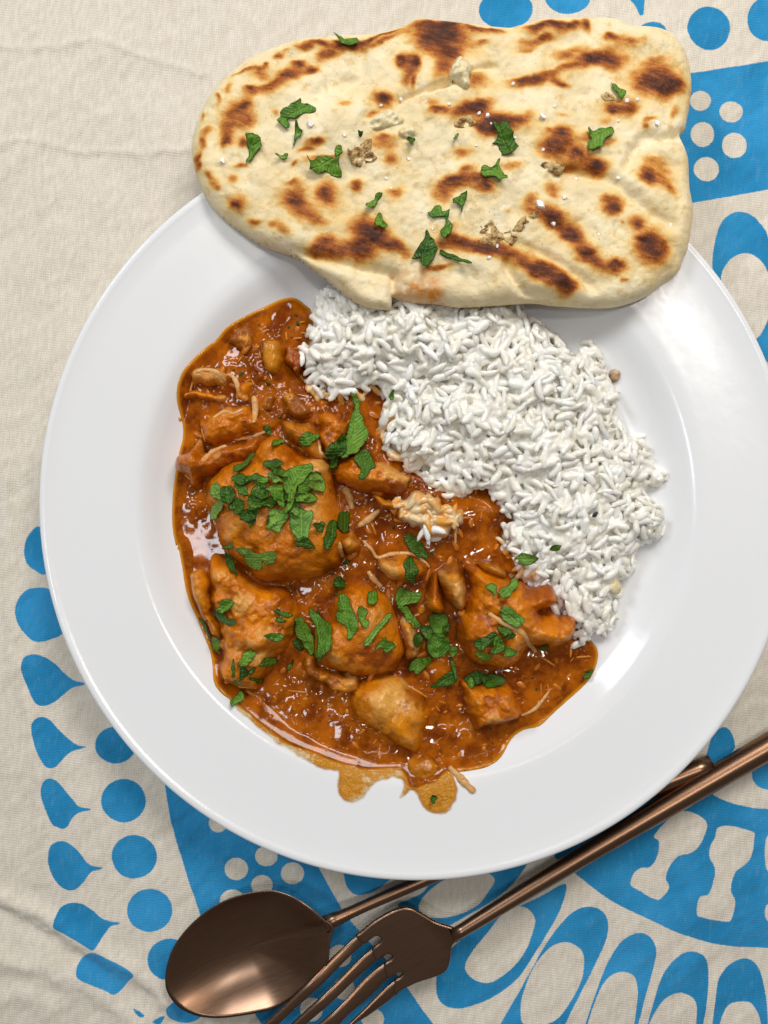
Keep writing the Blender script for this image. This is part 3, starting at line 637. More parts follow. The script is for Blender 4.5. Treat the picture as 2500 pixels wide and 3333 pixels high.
for lb, rg, pts, w in [
 ("short upright chicken stick in the sauce between onion pieces", CU, [(535,640),(545,700),(543,795)], 34),
 ("bent chicken strand above the torn scrap in the upper curry", CU, [(395,520),(430,545),(455,600),(450,660)], 22),
 ("pale chicken strand curling along the pale-ridged strip", CU, [(230,520),(290,505),(350,525),(385,570)], 22),
 ("thin chicken strand across the ragged piece by the plate wall", CU, [(330,770),(390,735),(440,745),(490,720)], 18),
 ("chicken strand running up from the pointed dark-tipped piece", CU, [(430,880),(500,865),(560,850),(600,835)], 18),
 ("pale chicken strand lying over the pointed dark-tipped piece", CU, [(280,1005),(300,970),(330,945),(400,915)], 24),
 ("chicken stick standing beside the largest chunk's outer edge", CU, [(1020,1135),(1050,1180),(1070,1260)], 34),
 ("short chicken stick crossing toward the orange-stained rice clump", CU, [(1100,1352),(1160,1312),(1222,1260)], 26),
 ("thin chicken strand looping over the small square chunk", BR, [(130,100),(180,150),(215,195),(300,175),(420,180),(500,250)], 20),
 ("long thin chicken strand draped down the knobbly chunk", BR, [(800,478),(880,530),(960,570),(1020,640),(1085,715)], 26),
 ("thin upright strand beside the orange-stained rice clump", BR, [(655,0),(640,60),(640,120)], 14),
 ("lone chicken shred stranded on the white plate at the smear", BR, [(600,1325),(650,1370),(690,1410),(738,1452)], 34),
 ("chicken splinter poking from the rounded centre piece's top", BR, [(160,270),(190,310),(240,360)], 26),
 ("short chicken crumb strand dangling from the largest chunk's lower scrap", CU, [(1005,1430),(1010,1480),(1015,1520)], 24),
 ("curled chicken strand over the flat-ended slice", CU, [(890,880),(900,950),(940,985)], 22),
 ("soft pale strand in sauce beside the knobbly chunk's lower end", BR, [(1000,1060),(1080,1020),(1160,920)], 14),
 ]:
    shred(lb, rg, pts, w, seed=len(lb))

# small soft bits of onion and meat all through the sauce
def bits(name, label, mat, n, sd, lo_, hi_, elo=1.3):
    r_ = random.Random(sd); V, F = [], []; off = 0; lo2, hi2 = sauce_poly.min(0), sauce_poly.max(0)
    P = np.array([(r_.uniform(lo2[0], hi2[0]), r_.uniform(lo2[1], hi2[1])) for _ in range(n * 4)]); sd_ = sdf(sauce_poly, P[:, 0], P[:, 1])
    P = P[sd_ > .004]; P = P[np.array([height(p[0], p[1]) < .0165 for p in P])]
    P = P[np.array([not ((p[0] < -.062) and (-.035 < p[1] < .012)) for p in P])][:n]
    for (x, y) in P:
        r0 = r_.uniform(lo_, hi_) * (1.0 if y > -.07 else .6); el = r_.uniform(elo, elo * 1.9); a = r_.uniform(0, 6.28); z0 = float(height(x, y)) - r0 * .42
        n1, n2 = 8, 5
        for i in range(n2):
            ph = math.pi * (i + .5) / n2
            for j in range(n1):
                t_ = 2 * math.pi * j / n1; k_ = 1 + .35 * r_.uniform(-1, 1)
                u, v = r0 * el * math.sin(ph) * math.cos(t_) * k_, r0 * math.sin(ph) * math.sin(t_) * k_
                V.append((x + u * math.cos(a) - v * math.sin(a), y + u * math.sin(a) + v * math.cos(a), z0 + r0 * .75 * math.cos(ph) * (1 + .2 * r_.uniform(-1, 1))))
        for i in range(n2 - 1):
            for j in range(n1):
                q, w = off + i * n1 + j, off + i * n1 + (j + 1) % n1; F.append((q, q + n1, w + n1, w))
        F.append(tuple(off + j for j in range(n1))); off += n1 * n2
    me = bpy.data.meshes.new(name); me.from_pydata((np.array(V) - np.array(sauce.location)).tolist(), [], F); me.polygons.foreach_set("use_smooth", [True] * len(me.polygons))
    o = link(name, me, mat, sauce); o["kind"] = "stuff"; o["label"] = label
    ss = o.modifiers.new("soft", 'SUBSURF'); ss.levels = 1; ss.render_levels = 1
bits("onion_bits", "soft amber onion bits through the sauce", BITS, 120, 3, .0008, .0019)
bits("meat_bits", "thin chicken fibres through the sauce", SHRED2, 90, 4, .0003, .0006, 5)
bits("herb_flecks", "tiny chopped herb flecks through the sauce", LEAF_D, 60, 5, .0005, .0010, 1)

# ------------------------------------------------------------------ rice
rice_px = RI([(150,40),(130,140),(100,220),(60,290),(40,340),(90,370),(110,440),(160,490),(250,505),(330,480),(372,440),(395,460),(360,530),(390,590),(390,650),(430,710),(500,750),(560,790),(610,850),(660,875),(720,855),(800,840),(868,890),(880,960),(850,1000),(880,1060),(900,1150),(950,1190),(1025,1228),(1065,1275),(1080,1335),(1130,1365),(1150,1412),(1145,1450),(1210,1440),(1260,1400),(1330,1370),(1342,1310),(1352,1220),(1340,1190),(1400,1150),(1412,1080),(1440,1040),(1505,1020),(1522,960),(1508,880),(1450,830),(1500,800),(1545,760),(1480,720),(1470,660),(1440,610),(1380,600),(1340,520),(1350,450),(1320,400),(1290,350),(1280,290),(1250,225),(1215,215),(1160,270),(1100,210),(1050,160),(980,120),(930,40),(600,-30),(300,-20)])
rice_poly = W(spline(rice_px, 3), .016)
def rice_h(x, y, s):
    return .0045 + .0115 * dome(s, .011) + .0048 * smooth(.006, .026, s) + .0022 * fbm(x, y, .012, 2, 77) * smooth(.001, .006, s)
def rice_bed_top(x, y, s):
    return np.maximum(plate_z(x, y) + .0002, rice_h(x, y, s) - .0026)
inner = W(spline(rice_px, 3), .016)
HM_before = HM.copy()
bed = blob("rice_bed", inner + 0, lambda x, y, s: np.maximum(plate_z(x, y) - .0005, rice_h(x, y, np.maximum(s - .0022, 0)) - .0022 + .0009 * fbm(x, y, .0035, 2, 83) * smooth(0, .003, s) - .004 * (s < .0022)), lambda x, y, s: plate_z(x, y) - .001, RICE, None, None, 2, stamp=False)
tag(bed, "packed steamed rice inside the mound, below the loose white grains", "rice", None, "stuff")

def grain_mesh(name, L, Rr, bend, flat, sd):
    n, sg = 8, 8; r_ = random.Random(sd); V = []; F = []
    for i in range(n):
        u = -1 + 2 * i / (n - 1); rad = Rr * (max(0, 1 - abs(u) ** 3.4) ** .5) * (1 - .18 * u * r_.choice((0, 1))) + Rr * .06
        cx = u * L * .5; cy = bend * (u * u - .4); cz = .12 * bend * u
        for j in range(sg):
            a = 2 * math.pi * j / sg; k = 1 + .10 * r_.uniform(-1, 1)
            V.append((cx, cy + rad * math.cos(a) * k, cz + rad * flat * math.sin(a) * k))
    for i in range(n - 1):
        for j in range(sg):
            a, b = i * sg + j, i * sg + (j + 1) % sg; F.append((a, b, b + sg, a + sg))
    V += [(-L * .5 - Rr * .1, bend * .6, 0), (L * .5 + Rr * .1, bend * .6, 0)]
    for j in range(sg):
        F.append((n * sg, (j + 1) % sg, j)); F.append((n * sg + 1, (n - 1) * sg + j, (n - 1) * sg + (j + 1) % sg))
    return V, F
protos = []
for i in range(14):
    L = rng.uniform(.0058, .0094); protos.append(grain_mesh("rice_grain", L, rng.uniform(.00098, .00160), rng.uniform(-.0011, .0011), rng.uniform(.75, .95), i))
pmesh = []; pmesh_o = []
for V_, F_ in protos:
    for lst, mt in ((pmesh, RICE), (pmesh_o, RICE_O)):
        me = bpy.data.meshes.new("rice_grain"); me.from_pydata(V_, [], F_); me.polygons.foreach_set("use_smooth", [True] * len(me.polygons)); me.materials.append(mt); lst.append(me)
# candidate grains: a lower, a middle and an upper layer
cand = []
lo, hi = rice_poly.min(0), rice_poly.max(0)
def sample(layer, step, dz, inset):
    for yy in np.arange(lo[1], hi[1], step):
        for xx in np.arange(lo[0], hi[0], step):
            cand.append((xx + rng.uniform(-.5, .5) * step, yy + rng.uniform(-.5, .5) * step, layer, dz, inset))
sample(0, .0040, -.0020, .0006); sample(1, .0038, -.0009, .0012); sample(2, .0041, .0003, .0024)
cx_ = np.array([c[0] for c in cand]); cy_ = np.array([c[1] for c in cand]); cs = sdf(rice_poly, cx_, cy_)
def rsurf(x, y):
    return float(rice_h(np.array([x]), np.array([y]), sdf(rice_poly, np.array([x]), np.array([y])))[0])
e_ = .0015
hc = rice_h(cx_, cy_, np.maximum(cs, 0)); hxp = rice_h(cx_ + e_, cy_, np.maximum(sdf(rice_poly, cx_ + e_, cy_), 0)); hyp = rice_h(cx_, cy_ + e_, np.maximum(sdf(rice_poly, cx_, cy_ + e_), 0))
naan_south = W(np.array([1500., 985.]), .026)[1]
loose, mass = [], []
sauce_d = None
tint_pts = [W(q, .018) for q in CU(np.array([(860,640),(1000,700),(1080,700),(1180,690),(1210,800),(1240,950)], float))] + [W(q, .018) for q in BR(np.array([(830,60),(870,150),(930,230),(990,280),(560,-50)], float))]
for i, (x, y, layer, dz, inset) in enumerate(cand):
    if cs[i] < inset: continue
    nvec = Vector((-(hxp[i] - hc[i]) / e_ * .7, -(hyp[i] - hc[i]) / e_ * .7, 1)).normalized()
    yaw = rng.uniform(0, 2 * math.pi); q = nvec.to_track_quat('Z', 'Y')
    rot = q.to_matrix() @ Euler((rng.uniform(-.3, .3), rng.gauss(0, .17), yaw)).to_matrix()
    zz = max(hc[i] + dz + rng.gauss(0, .0005), float(plate_z(x, y)) + .0013)
    dt = min(math.hypot(x - t[0], y - t[1]) for t in tint_pts)
    orange = dt < .0075 and rng.random() < .6 and layer < 2
    rec = (x, y, zz, rot, rng.randrange(14), rng.uniform(.85, 1.12), orange)
    (loose if (layer == 2 and y < naan_south + .004) else mass).append(rec)
rng.shuffle(loose)
if len(loose) > 290: mass += loose[290:]; loose = loose[:290]
first = {}
def grain(rec, label, group):
    x, y, zz, rot, p, sc, orange = rec
    o = bpy.data.objects.new("rice_grain", (pmesh_o if orange else pmesh)[p]); COL.objects.link(o)
    o.matrix_world = Matrix.Translation((x, y, zz)) @ rot.to_4x4() @ Matrix.Scale(sc, 4)
    return tag(o, label, "rice grain", group)
for rec in loose:
    if rec[6]: grain(rec, "orange-stained rice grain where the mound meets the curry", "orange-stained grains at the curry's edge")
    else: grain(rec, "loose white cooked rice grain lying on top of the rice mound", "white rice grains on the mound")
VV, FF, n0 = [], [], 0
for o_ in (False, True):
    Vs, Fs = [], []
    for (x, y, zz, rot, p, sc, orange) in mass:
        if orange != o_: continue
        V_, F_ = protos[p]; A = np.array(V_) @ (np.array(rot).T * sc) + np.array((x, y, zz)); k0 = sum(len(a) for a in Vs) if False else None
        Vs.append(A); Fs.append(F_)
    off = 0; faces = []
    for A, F_ in zip(Vs, Fs):
        faces += [tuple(v + off for v in f) for f in F_]; off += len(A)
    if not Vs: continue
    me = bpy.data.meshes.new("rice_mass"); me.from_pydata(np.concatenate(Vs).tolist(), [], faces); me.polygons.foreach_set("use_smooth", [True] * len(me.polygons))
    ob = link("rice_grains", me, RICE_O if o_ else RICE)
    rm = ob.modifiers.new("fuse", 'REMESH'); rm.mode = 'VOXEL'; rm.voxel_size = .0004; rm.use_smooth_shade = True
    sm_ = ob.modifiers.new("soften", 'SMOOTH'); sm_.iterations = 1; sm_.factor = .5
    tag(ob, "sauce-stained rice grains along the curry side of the mound" if o_ else "white cooked rice grains packed in a mound beside the curry", "rice", None, "stuff")
gs = sdf(rice_poly, hx[300:700, 200:], hy[300:700, 200:]); sub = HM[300:700, 200:]
HM[300:700, 200:] = np.where(gs > .0005, np.maximum(sub, rice_h(hx[300:700, 200:], hy[300:700, 200:], np.maximum(gs, 0)) + .0012), sub)
# clump of rice lying in the curry
clump = chicken("rice_clump", "orange-stained clump of rice lying in the curry beside the mound", "rice", RI,
  [(440,860),(480,850),(540,835),(610,850),(660,880),(720,900),(715,940),(690,960),(660,1000),(620,1025),(570,1010),(555,975),(520,950),(470,930),(455,890)], RICE_O, .0105, .005, .007, .018, 61, (0, 0), 1.5, (.5, 1))
cp = W(RI(np.array([(470,880),(520,870),(570,865),(610,880),(650,905),(690,920),(500,910),(550,900),(590,920),(640,945),(670,950),(540,935),(590,955),(620,980),(580,990),(610,1010),(690,945),(460,880),(640,900),(570,985)], float)), .02)
for k_, (x, y) in enumerate(cp):
    low = y < cp[:, 1].mean() - .003
    o = bpy.data.objects.new("grain", (pmesh if low else pmesh_o)[k_ % 14]); COL.objects.link(o); o.parent = clump
    o.location = Vector((x, y, float(height(x, y)) + .0001)) - clump.location
    o.rotation_euler = (rng.uniform(-.4, .4), rng.uniform(-.3, .3), rng.uniform(0, 6.28))

# ------------------------------------------------------------------ naan
naan_px = np.concatenate([NL([(1410,90),(1330,130),(1160,180),(1030,188),(900,195),(690,215),(530,265),(390,325),(280,405),(185,500),(120,590),(70,700),(40,810),(33,890),(50,1000),(80,1090),(130,1190),(190,1265),(280,1340),(370,1400),(430,1440),(520,1480),(640,1520),(710,1560),(760,1600),(850,1665),(930,1730),(1010,1790),(1100,1830),(1180,1843),(1236,1842),(1246,1800),(1253,1768),(1290,1786),(1400,1805),(1530,1812)]),
  NR([(150,1497),(300,1490),(430,1480),(520,1478),(620,1490),(780,1500),(900,1498),(1000,1475),(1090,1435),(1170,1375),(1215,1345),(1240,1310),(1250,1270),(1275,1220),(1295,1110),(1303,1020),(1295,960),(1285,900),(1280,780),(1268,730),(1252,690),(1236,652),(1262,625),(1275,570),(1290,480),(1295,390),(1283,290),(1255,220),(1215,165),(1150,125),(1080,112),(990,108),(930,80),(850,68),(700,68),(560,75),(490,95),(430,110),(390,120),(300,112),(200,100),(100,92)])])
def naan_base(x, y): return .0225 - .0050 * smooth(.136, .185, np.hypot(x - PCX, y - PCY))
def WN(px, up):                                # where a pixel of the photograph lies on the bread
    z_ = np.full(np.shape(px)[:-1], .03); px = np.asarray(px, float)
    for _ in range(4):
        s_ = S(z_); x_, y_ = (px[..., 0] - 1250) * s_, (1666.5 - px[..., 1]) * s_; z_ = naan_base(x_, y_) + up
    return np.stack([x_, y_], -1)
naan_poly = WN(spline(naan_px, 4), .0042)
charL = [(500,520,75,35,-20,.75),(620,455,90,42,-25,.8),(690,375,35,30,0,1.0),(760,410,45,25,-20,.9),(860,320,70,30,-20,.85),(730,270,60,25,5,.8),(830,260,80,22,10,.8),(940,250,60,24,10,.85),(1040,260,60,27,-10,.85),(1120,225,60,20,-20,.9),(1230,190,70,15,-18,.85),(1200,235,120,14,-22,.65),
(500,380,22,22,0,.85),(455,420,60,28,-10,.65),(350,420,70,14,-15,.6),(565,325,25,20,0,.7),(600,290,30,15,0,.5),(470,450,40,20,0,.5),
(270,530,22,45,10,.5),(200,590,14,40,-10,.6),(95,700,14,30,0,.45),(130,780,30,28,0,.55),(100,840,24,35,0,.65),(75,930,22,45,0,.65),(90,985,25,22,0,.7),
(310,690,80,75,0,.65),(345,650,45,30,-20,.8),(250,790,40,70,0,.65),(250,840,30,25,0,.8),(350,845,35,28,0,.8),(400,560,45,40,0,.6),(390,530,25,20,0,.7),(370,730,50,60,0,.45),
(330,985,45,14,-15,.6),(310,1075,32,24,0,.55),(150,1050,35,22,40,.6),(185,1095,35,40,40,.5),(205,1130,20,18,0,.6),(320,1225,60,45,-20,.6),(310,1235,20,15,0,.8),(420,1325,40,20,20,.6),(530,1350,30,25,20,.5),(600,1370,50,25,30,.55),
(650,1190,90,70,30,.55),(660,1200,45,35,20,.8),(690,1130,40,40,0,.4),(640,1090,40,12,0,.5),(720,1270,90,50,20,.5),(780,1310,80,30,10,.45),(850,1150,70,80,0,.6),(840,1145,30,35,0,.75),(1040,1095,38,32,0,.8),(1255,1145,48,40,10,.7),(1240,935,38,34,10,.7),
(795,840,50,22,-10,.8),(740,885,50,18,-5,.6),(830,945,110,18,-8,.6),(660,975,25,18,0,.55),(850,950,40,15,0,.75),(1190,840,75,45,5,.6),(1180,800,50,20,0,.55),(540,665,28,22,0,.4),(960,620,35,22,0,.45),(1130,680,50,14,-20,.5),
(1185,585,65,65,0,.55),(1195,565,38,30,0,1.0),(1340,370,65,45,15,.7),(1385,370,25,35,0,.95),(1300,365,25,25,0,.8),(1340,470,45,45,10,.55),(1390,490,15,35,0,.85),(1350,420,40,40,0,.65),
(1500,180,130,80,20,.7),(1540,190,75,45,10,1.0),(1450,240,70,40,0,.85),(1600,140,70,40,0,.9),(1450,120,50,25,0,.75),(1590,320,60,50,0,.55),(1560,410,50,60,0,.5),
(1090,1380,110,80,25,.75),(1110,1390,75,60,20,.95),(1060,1490,70,50,10,.85),(1240,1465,55,25,10,.9),(1190,1430,80,40,20,.6),(1310,1500,70,30,20,.55),(850,1435,60,45,10,.75),(800,1490,45,25,0,.75),(940,1480,60,40,0,.6),(880,1500,120,40,0,.5),(1000,1520,150,40,5,.4)]
charR = [(40,540,45,25,-5,.85),(200,520,90,40,-20,.7),(190,530,70,25,-20,.95),(260,510,40,25,-30,.85),(330,590,90,50,10,.75),(320,590,60,35,0,.9),(420,590,65,40,-15,.6),(270,610,50,30,20,.7),(20,490,30,20,0,.45),(150,745,45,28,-5,.55),(130,890,90,35,-10,.7),(120,885,60,22,-10,.95),(50,950,40,50,0,.5),(180,830,40,20,-10,.55),(270,915,55,30,5,.75),(265,915,30,16,0,.95),(400,820,40,18,-20,.5),(230,870,40,20,0,.55),
(60,250,90,60,20,.55),(60,170,110,55,15,.95),(110,270,35,40,10,.6),(220,140,50,22,10,.85),(310,145,55,18,5,.85),(255,210,40,12,-10,.45),(70,350,60,30,-30,.5),(230,390,60,40,10,.5),
(600,130,120,28,-6,.65),(530,135,60,20,-10,.85),(620,115,50,22,0,.9),(710,115,35,25,0,.85),(775,115,20,32,0,.9),(510,200,90,22,-8,.6),(560,190,40,16,0,.7),(470,235,50,12,-5,.45),(900,185,45,24,5,.75),(990,200,50,28,10,.6),(1060,190,20,18,0,.35),(880,170,20,15,0,.6),
(680,250,75,22,-10,.5),(830,280,120,42,-6,.7),(800,290,60,25,0,.92),(700,320,60,22,-10,.7),(900,290,60,40,0,.55),(500,385,120,30,-8,.7),(490,385,45,20,0,.92),(590,350,60,20,-10,.6),(645,410,35,16,0,.8),(610,395,30,15,0,.55),
(1120,400,130,80,5,.6),(1110,415,95,38,5,.95),(1170,420,55,45,0,.9),(1120,350,70,40,0,.6),(930,520,95,40,0,.6),(900,525,30,25,0,.8),(980,515,35,30,0,.8),(870,580,40,20,0,.4),(1080,590,35,14,-25,.55),(1060,620,20,12,0,.6),(1210,550,35,20,-50,.5),(1120,300,50,12,-10,.4),(660,552,30,10,0,.4),
(640,690,90,55,10,.6),(650,660,40,35,0,.8),(590,720,50,30,0,.75),(710,745,28,24,0,.95),(600,760,60,30,0,.6),(770,770,70,40,0,.6),(820,815,60,32,0,.8),(820,812,38,22,0,1.0),(680,815,60,25,0,.55),(580,640,20,12,0,.45),(760,670,30,20,0,.5),(880,690,50,20,-10,.45),
(1070,850,50,35,15,.65),(1075,850,25,28,0,.95),(1110,780,50,30,0,.45),(1140,870,60,60,30,.45),(1180,930,50,25,50,.5),(905,1000,50,55,30,.7),(915,1015,32,38,10,1.0),(870,960,30,20,0,.55),(950,1090,10,10,0,.5),(1018,1095,36,30,10,.85),(1085,1200,78,80,0,.65),(1075,1190,55,45,0,.95),(1110,1240,50,45,0,.75),
(600,930,40,28,20,.6),(480,985,30,40,60,.5),(500,1030,40,25,0,.55),(600,1050,70,45,20,.8),(610,1080,55,30,40,.95),(700,1140,60,50,40,.8),(700,1155,40,28,30,1.0),(770,1240,80,45,40,.7),(770,1240,35,25,0,.92),(830,1290,40,25,30,.55),(380,1030,20,10,0,.35),(920,1310,55,40,10,.7),(905,1305,30,22,0,.9),(960,1380,12,10,0,.6),
(560,1330,110,45,18,.7),(520,1315,75,35,15,1.0),(640,1375,80,45,20,.8),(690,1390,35,30,0,.9),(450,1300,50,15,15,.6),(250,1200,180,35,10,.7),(290,1220,80,28,5,.95),(150,1180,60,25,15,.75),(400,1250,50,20,10,.55),(80,1210,50,20,15,.65),(120,1110,30,15,0,.35),(60,1300,60,16,-10,.7),(20,1300,40,15,-10,.6)]
def char_fn(x, y, s):
    wx_ = x + .0011 * fbm(x, y, .006, 3, 91); wy_ = y + .0011 * fbm(x, y, .006, 3, 95)
    keep = np.ones_like(x)
    for reg, lst in ((NL, charL), (NR, charR)):
        for (cx, cy, rx, ry, a, st_) in lst:
            q = WN(reg(np.array([cx, cy], float)), .0080); k_ = reg.k * S(.033)
            ca, sa = math.cos(math.radians(-a)), math.sin(math.radians(-a))
            dx, dy = wx_ - q[0], wy_ - q[1]; u = (dx * ca + dy * sa) / (rx * k_ * 1.12); v = (-dx * sa + dy * ca) / (ry * k_ * 1.12)
            keep = keep * (1 - st_ * .92 * np.exp(-(u * u + v * v) ** 1.05))
    return 1 - keep
def stain_fn(x, y, s):
    v = 0
    for (cx, cy, r_, st_) in ((1360,1700,90,.7),(1460,1690,70,.9),(1500,1760,60,.9),(1420,1720,80,.8),(1540,1800,40,.6),(1310,1740,60,.5)):
        q = WN(NL(np.array([cx, cy], float)), .008); v = np.maximum(v, st_ * np.exp(-((x - q[0]) ** 2 + (y - q[1]) ** 2) / (r_ * .5425 * S(.03)) ** 2))
    return np.clip(v * 1.3, 0, 1)
n_creases = [(NL, [(640,1505),(780,1530),(930,1570),(1050,1590),(1160,1610),(1255,1640)], -.0026, .0022),
 (NL, [(780,560),(900,480),(1050,450),(1060,320),(1100,250)], -.0014, .0030), (NL, [(1290,590),(1400,550),(1500,510),(1580,490)], -.0022, .0012),
 (NR, [(0,430),(60,415),(110,395),(210,330),(320,312)], -.0018, .0014), (NR, [(640,830),(780,850),(900,880),(1000,960),(1100,1040),(1190,1085)], -.0022, .0024),
 (NR, [(420,1190),(520,1220),(600,1270),(700,1330),(800,1395)], -.0020, .0020), (NR, [(380,1290),(400,1350),(470,1420),(560,1460),(720,1485)], -.0026, .0018),
 (NR, [(1240,652),(1150,668),(1060,660),(1030,700),(980,800)], -.0024, .0022), (NR, [(1080,700),(1130,760),(1180,850),(1230,960)], -.0012, .002),
 (NL, [(1090,690),(1170,650),(1230,640)], -.0012, .0015), (NL, [(1255,1640),(1250,1760)], -.0022, .0016), (NL, [(205,900),(210,760),(280,650),(340,600)], -.0008, .002),
 (NL, [(940,1010),(1020,1020),(1150,1080),(1290,1090)], -.0007, .003), (NL, [(600,1075),(680,1060),(735,1150)], .0007, .0014), (NL, [(1090,300),(1230,230),(1390,165)], -.0010, .0014)]
def naan_top(x, y, s):
    e = smooth(0, .006, s)
    t = naan_base(x, y) + .0070 * dome(s, .0070) + e * (.0016 * fbm(x, y, .020, 3, 101) + .0004 * fbm(x, y, .004, 3, 105))
    for reg, ln, dp, wd in n_creases:
        d = pline_dist(WN(spline(reg(ln), 4, False), .0085), x, y); t = t + 1.05 * dp * np.exp(-(d / wd) ** 2) * smooth(0, .003, s)
    t = t + e * .0007 * np.abs(fbm(x, y, .009, 3, 111))
    for (rg, cx, cy, r_, hh) in ((NL, 960, 520, 90, -.0020), (NL, 1000, 660, 120, .0012), (NL, 300, 700, 90, .001), (NL, 1100, 1660, 130, -.0026), (NR, 200, 1400, 170, -.0022), (NR, 600, 1390, 110, .0012), (NR, 1180, 800, 70, -.0022), (NR, 1090, 1170, 100, .001), (NR, 1130, 400, 110, .001)):
        q = WN(rg(np.array([cx, cy], float)), .0085); t = t + hh * np.exp(-((x - q[0]) ** 2 + (y - q[1]) ** 2) / (r_ * rg.k * S(.031)) ** 2) * e
    t = t + .0007 * np.clip(char_fn(x, y, s), 0, .8)
    return t
naan = blob("naan", naan_poly, naan_top, lambda x, y, s: naan_base(x, y) - .0015 * dome(s, .008), NAAN, None, {"char": char_fn, "stain": stain_fn}, 8)
tag(naan, "oval naan flatbread with brown char spots resting across the plate rim", "flatbread")

# ------------------------------------------------------------------ crumbs, salt and garlic on the naan
def lump(name, label, cat, reg, pts, mat, hgt, wid, seed, zg=.034, group=None, rough=1.0):
    zg = find_z(reg(pts)); poly = W(spline(reg(pts), 3), zg); c0 = poly.mean(0); b0 = float(np.median(height(poly[:, 0], poly[:, 1])))
    if mat is GARLIC_B: poly = poly + (poly - c0) * (.45 * fbm(poly[:, 0], poly[:, 1], .0022, 2, seed))[:, None]; hgt *= .45
    o = blob(name, poly, lambda x, y, s: b0 + hgt * dome(s, wid) + rough * (.0008 * fbm(x, y, .0025, 2, seed) + .0005 * fbm(x, y, .0011, 2, seed + 1)) * smooth(0, .001, s), lambda x, y, s: b0 - .0012, mat, None, {"bare": lambda x, y, s: 0 * x, "pool": lambda x, y, s: 0 * x, "edge": lambda x, y, s: smooth(0, .0008, s)}, 1)
    return tag(o, label, cat, group)
lump("garlic_piece", "pale creamy garlic lump standing on the naan near its top fold", "garlic", NR, [(98,355),(130,302),(180,318),(202,368),(190,400),(197,440),(162,462),(120,425),(88,395)], GARLIC, .0042, .003, 5)
lump("garlic_piece", "crumbled browned garlic cluster beside the coriander leaf on the naan", "garlic", NL, [(985,870),(1020,815),(1060,850),(1110,850),(1145,920),(1105,960),(1100,1005),(1060,985),(1000,950)], GARLIC_B, .0022, .003, 6, rough=1.4)
lump("garlic_piece", "long crumbled fried garlic cluster with dark tips on the lower naan", "garlic", NR, [(200,1165),(225,1100),(270,1120),(310,1085),(340,1140),(400,1125),(430,1080),(490,1070),(485,1130),(430,1160),(405,1205),(330,1200),(270,1210)], GARLIC_B, .0024, .003, 7, rough=1.5)
lump("garlic_piece", "tan garlic crumb beneath a triangle of char spots on the naan", "garlic", NR, [(550,815),(575,780),(620,790),(645,825),(620,850),(570,850)], GARLIC_B, .0016, .002, 8)
lump("garlic_piece", "small browned garlic crumb touching a coriander sprig on a char spot", "garlic", NR, [(825,480),(850,458),(900,465),(905,490),(860,505)], GARLIC_B, .0018, .002, 9)
lump("garlic_piece", "tan garlic crumb among salt flakes on the dark char band", "garlic", NR, [(130,590),(170,560),(215,575),(220,610),(180,630),(140,620)], GARLIC_B, .0014, .002, 10)
lump("garlic_piece", "flaky white garlic sliver across the middle of the naan", "garlic", NL, [(1100,740),(1150,690),(1230,655),(1300,690),(1320,730),(1250,760),(1170,780),(1110,775)], GARLIC, .0014, .003, 11)
lump("garlic_piece", "soft translucent garlic lump between the flaky sliver and small sprig", "garlic", NL, [(1280,790),(1320,760),(1385,765),(1390,820),(1330,830),(1290,820)], GARLIC, .0014, .003, 12)
def salt(x, y, zz, r, sd):
    r_ = random.Random(sd); n = r_.choice((5, 6, 6, 7)); V = []; a0 = r_.uniform(0, 6)
    rad = [r * r_.uniform(.7, 1.15) for _ in range(n)]; hh = r * r_.uniform(.5, .9)
    for lv, k_ in ((0, 1), (hh, .72)):
        for i in range(n):
            a = a0 + 2 * math.pi * i / n; V.append((rad[i] * k_ * math.cos(a), rad[i] * k_ * .8 * math.sin(a), lv + r_.uniform(-.1, .1) * r))
    F = [tuple(range(n))[::-1], tuple(range(n, 2 * n))] + [(i, (i + 1) % n, n + (i + 1) % n, n + i) for i in range(n)]
    me = bpy.data.meshes.new("salt_flake"); me.from_pydata(V, [], F); o = link("salt_flake", me, SALT, None, (x, y, zz)); o.rotation_euler = (r_.uniform(-.2, .2), r_.uniform(-.2, .2), r_.uniform(0, 6))
    return o
salts = [(NL,757,745,30,"large clear salt flake beside the biggest coriander leaf on the naan"),(NR,540,1005,32,"largest white salt flake, just above the long diagonal char streak"),(NR,1110,605,20,"bright white salt flake beside the naan's side notch"),(NR,660,970,17,0),(NR,550,575,22,0),(NR,280,570,16,0),(NR,240,555,15,0),(NR,965,495,18,"white salt flake next to the coriander sprig on a char spot"),(NR,1015,490,15,0),(NR,405,415,14,0),(NR,555,735,13,0),(NR,612,522,12,0),(NR,925,595,10,0),(NR,920,875,11,0),(NR,1180,1105,15,0),(NR,605,1100,15,0),(NR,830,1150,11,0),(NR,290,1265,13,0),(NR,330,1210,13,0),(NR,300,605,9,0),(NR,95,515,11,0),(NR,715,880,13,0),(NR,415,675,11,0),(NR,225,715,10,0),(NL,232,965,24,"faint salt flake on the pale rounded end of the naan"),(NL,1180,635,12,0),(NL,1212,1070,13,0),(NL,960,810,16,0),(NL,1300,600,16,0),(NL,1450,612,10,0),(NL,1422,1270,10,0),(NL,1490,1375,8,0),(NL,1240,1130,11,0),(NL,1345,955,14,0),(NL,1100,520,9,0)]
for i, (rg, x, y, r_, lb) in enumerate(salts):
    q = W(rg(np.array([x, y], float)), find_z(rg(np.array([[x, y]], float)))); zz = float(height(*q)) - .0001
    o = salt(q[0], q[1], zz, r_ * rg.k * S(.034), i)
    tag(o, lb or "tiny clear salt flake scattered on the naan's top", "salt flake", None if lb else "tiny salt flakes on the naan")

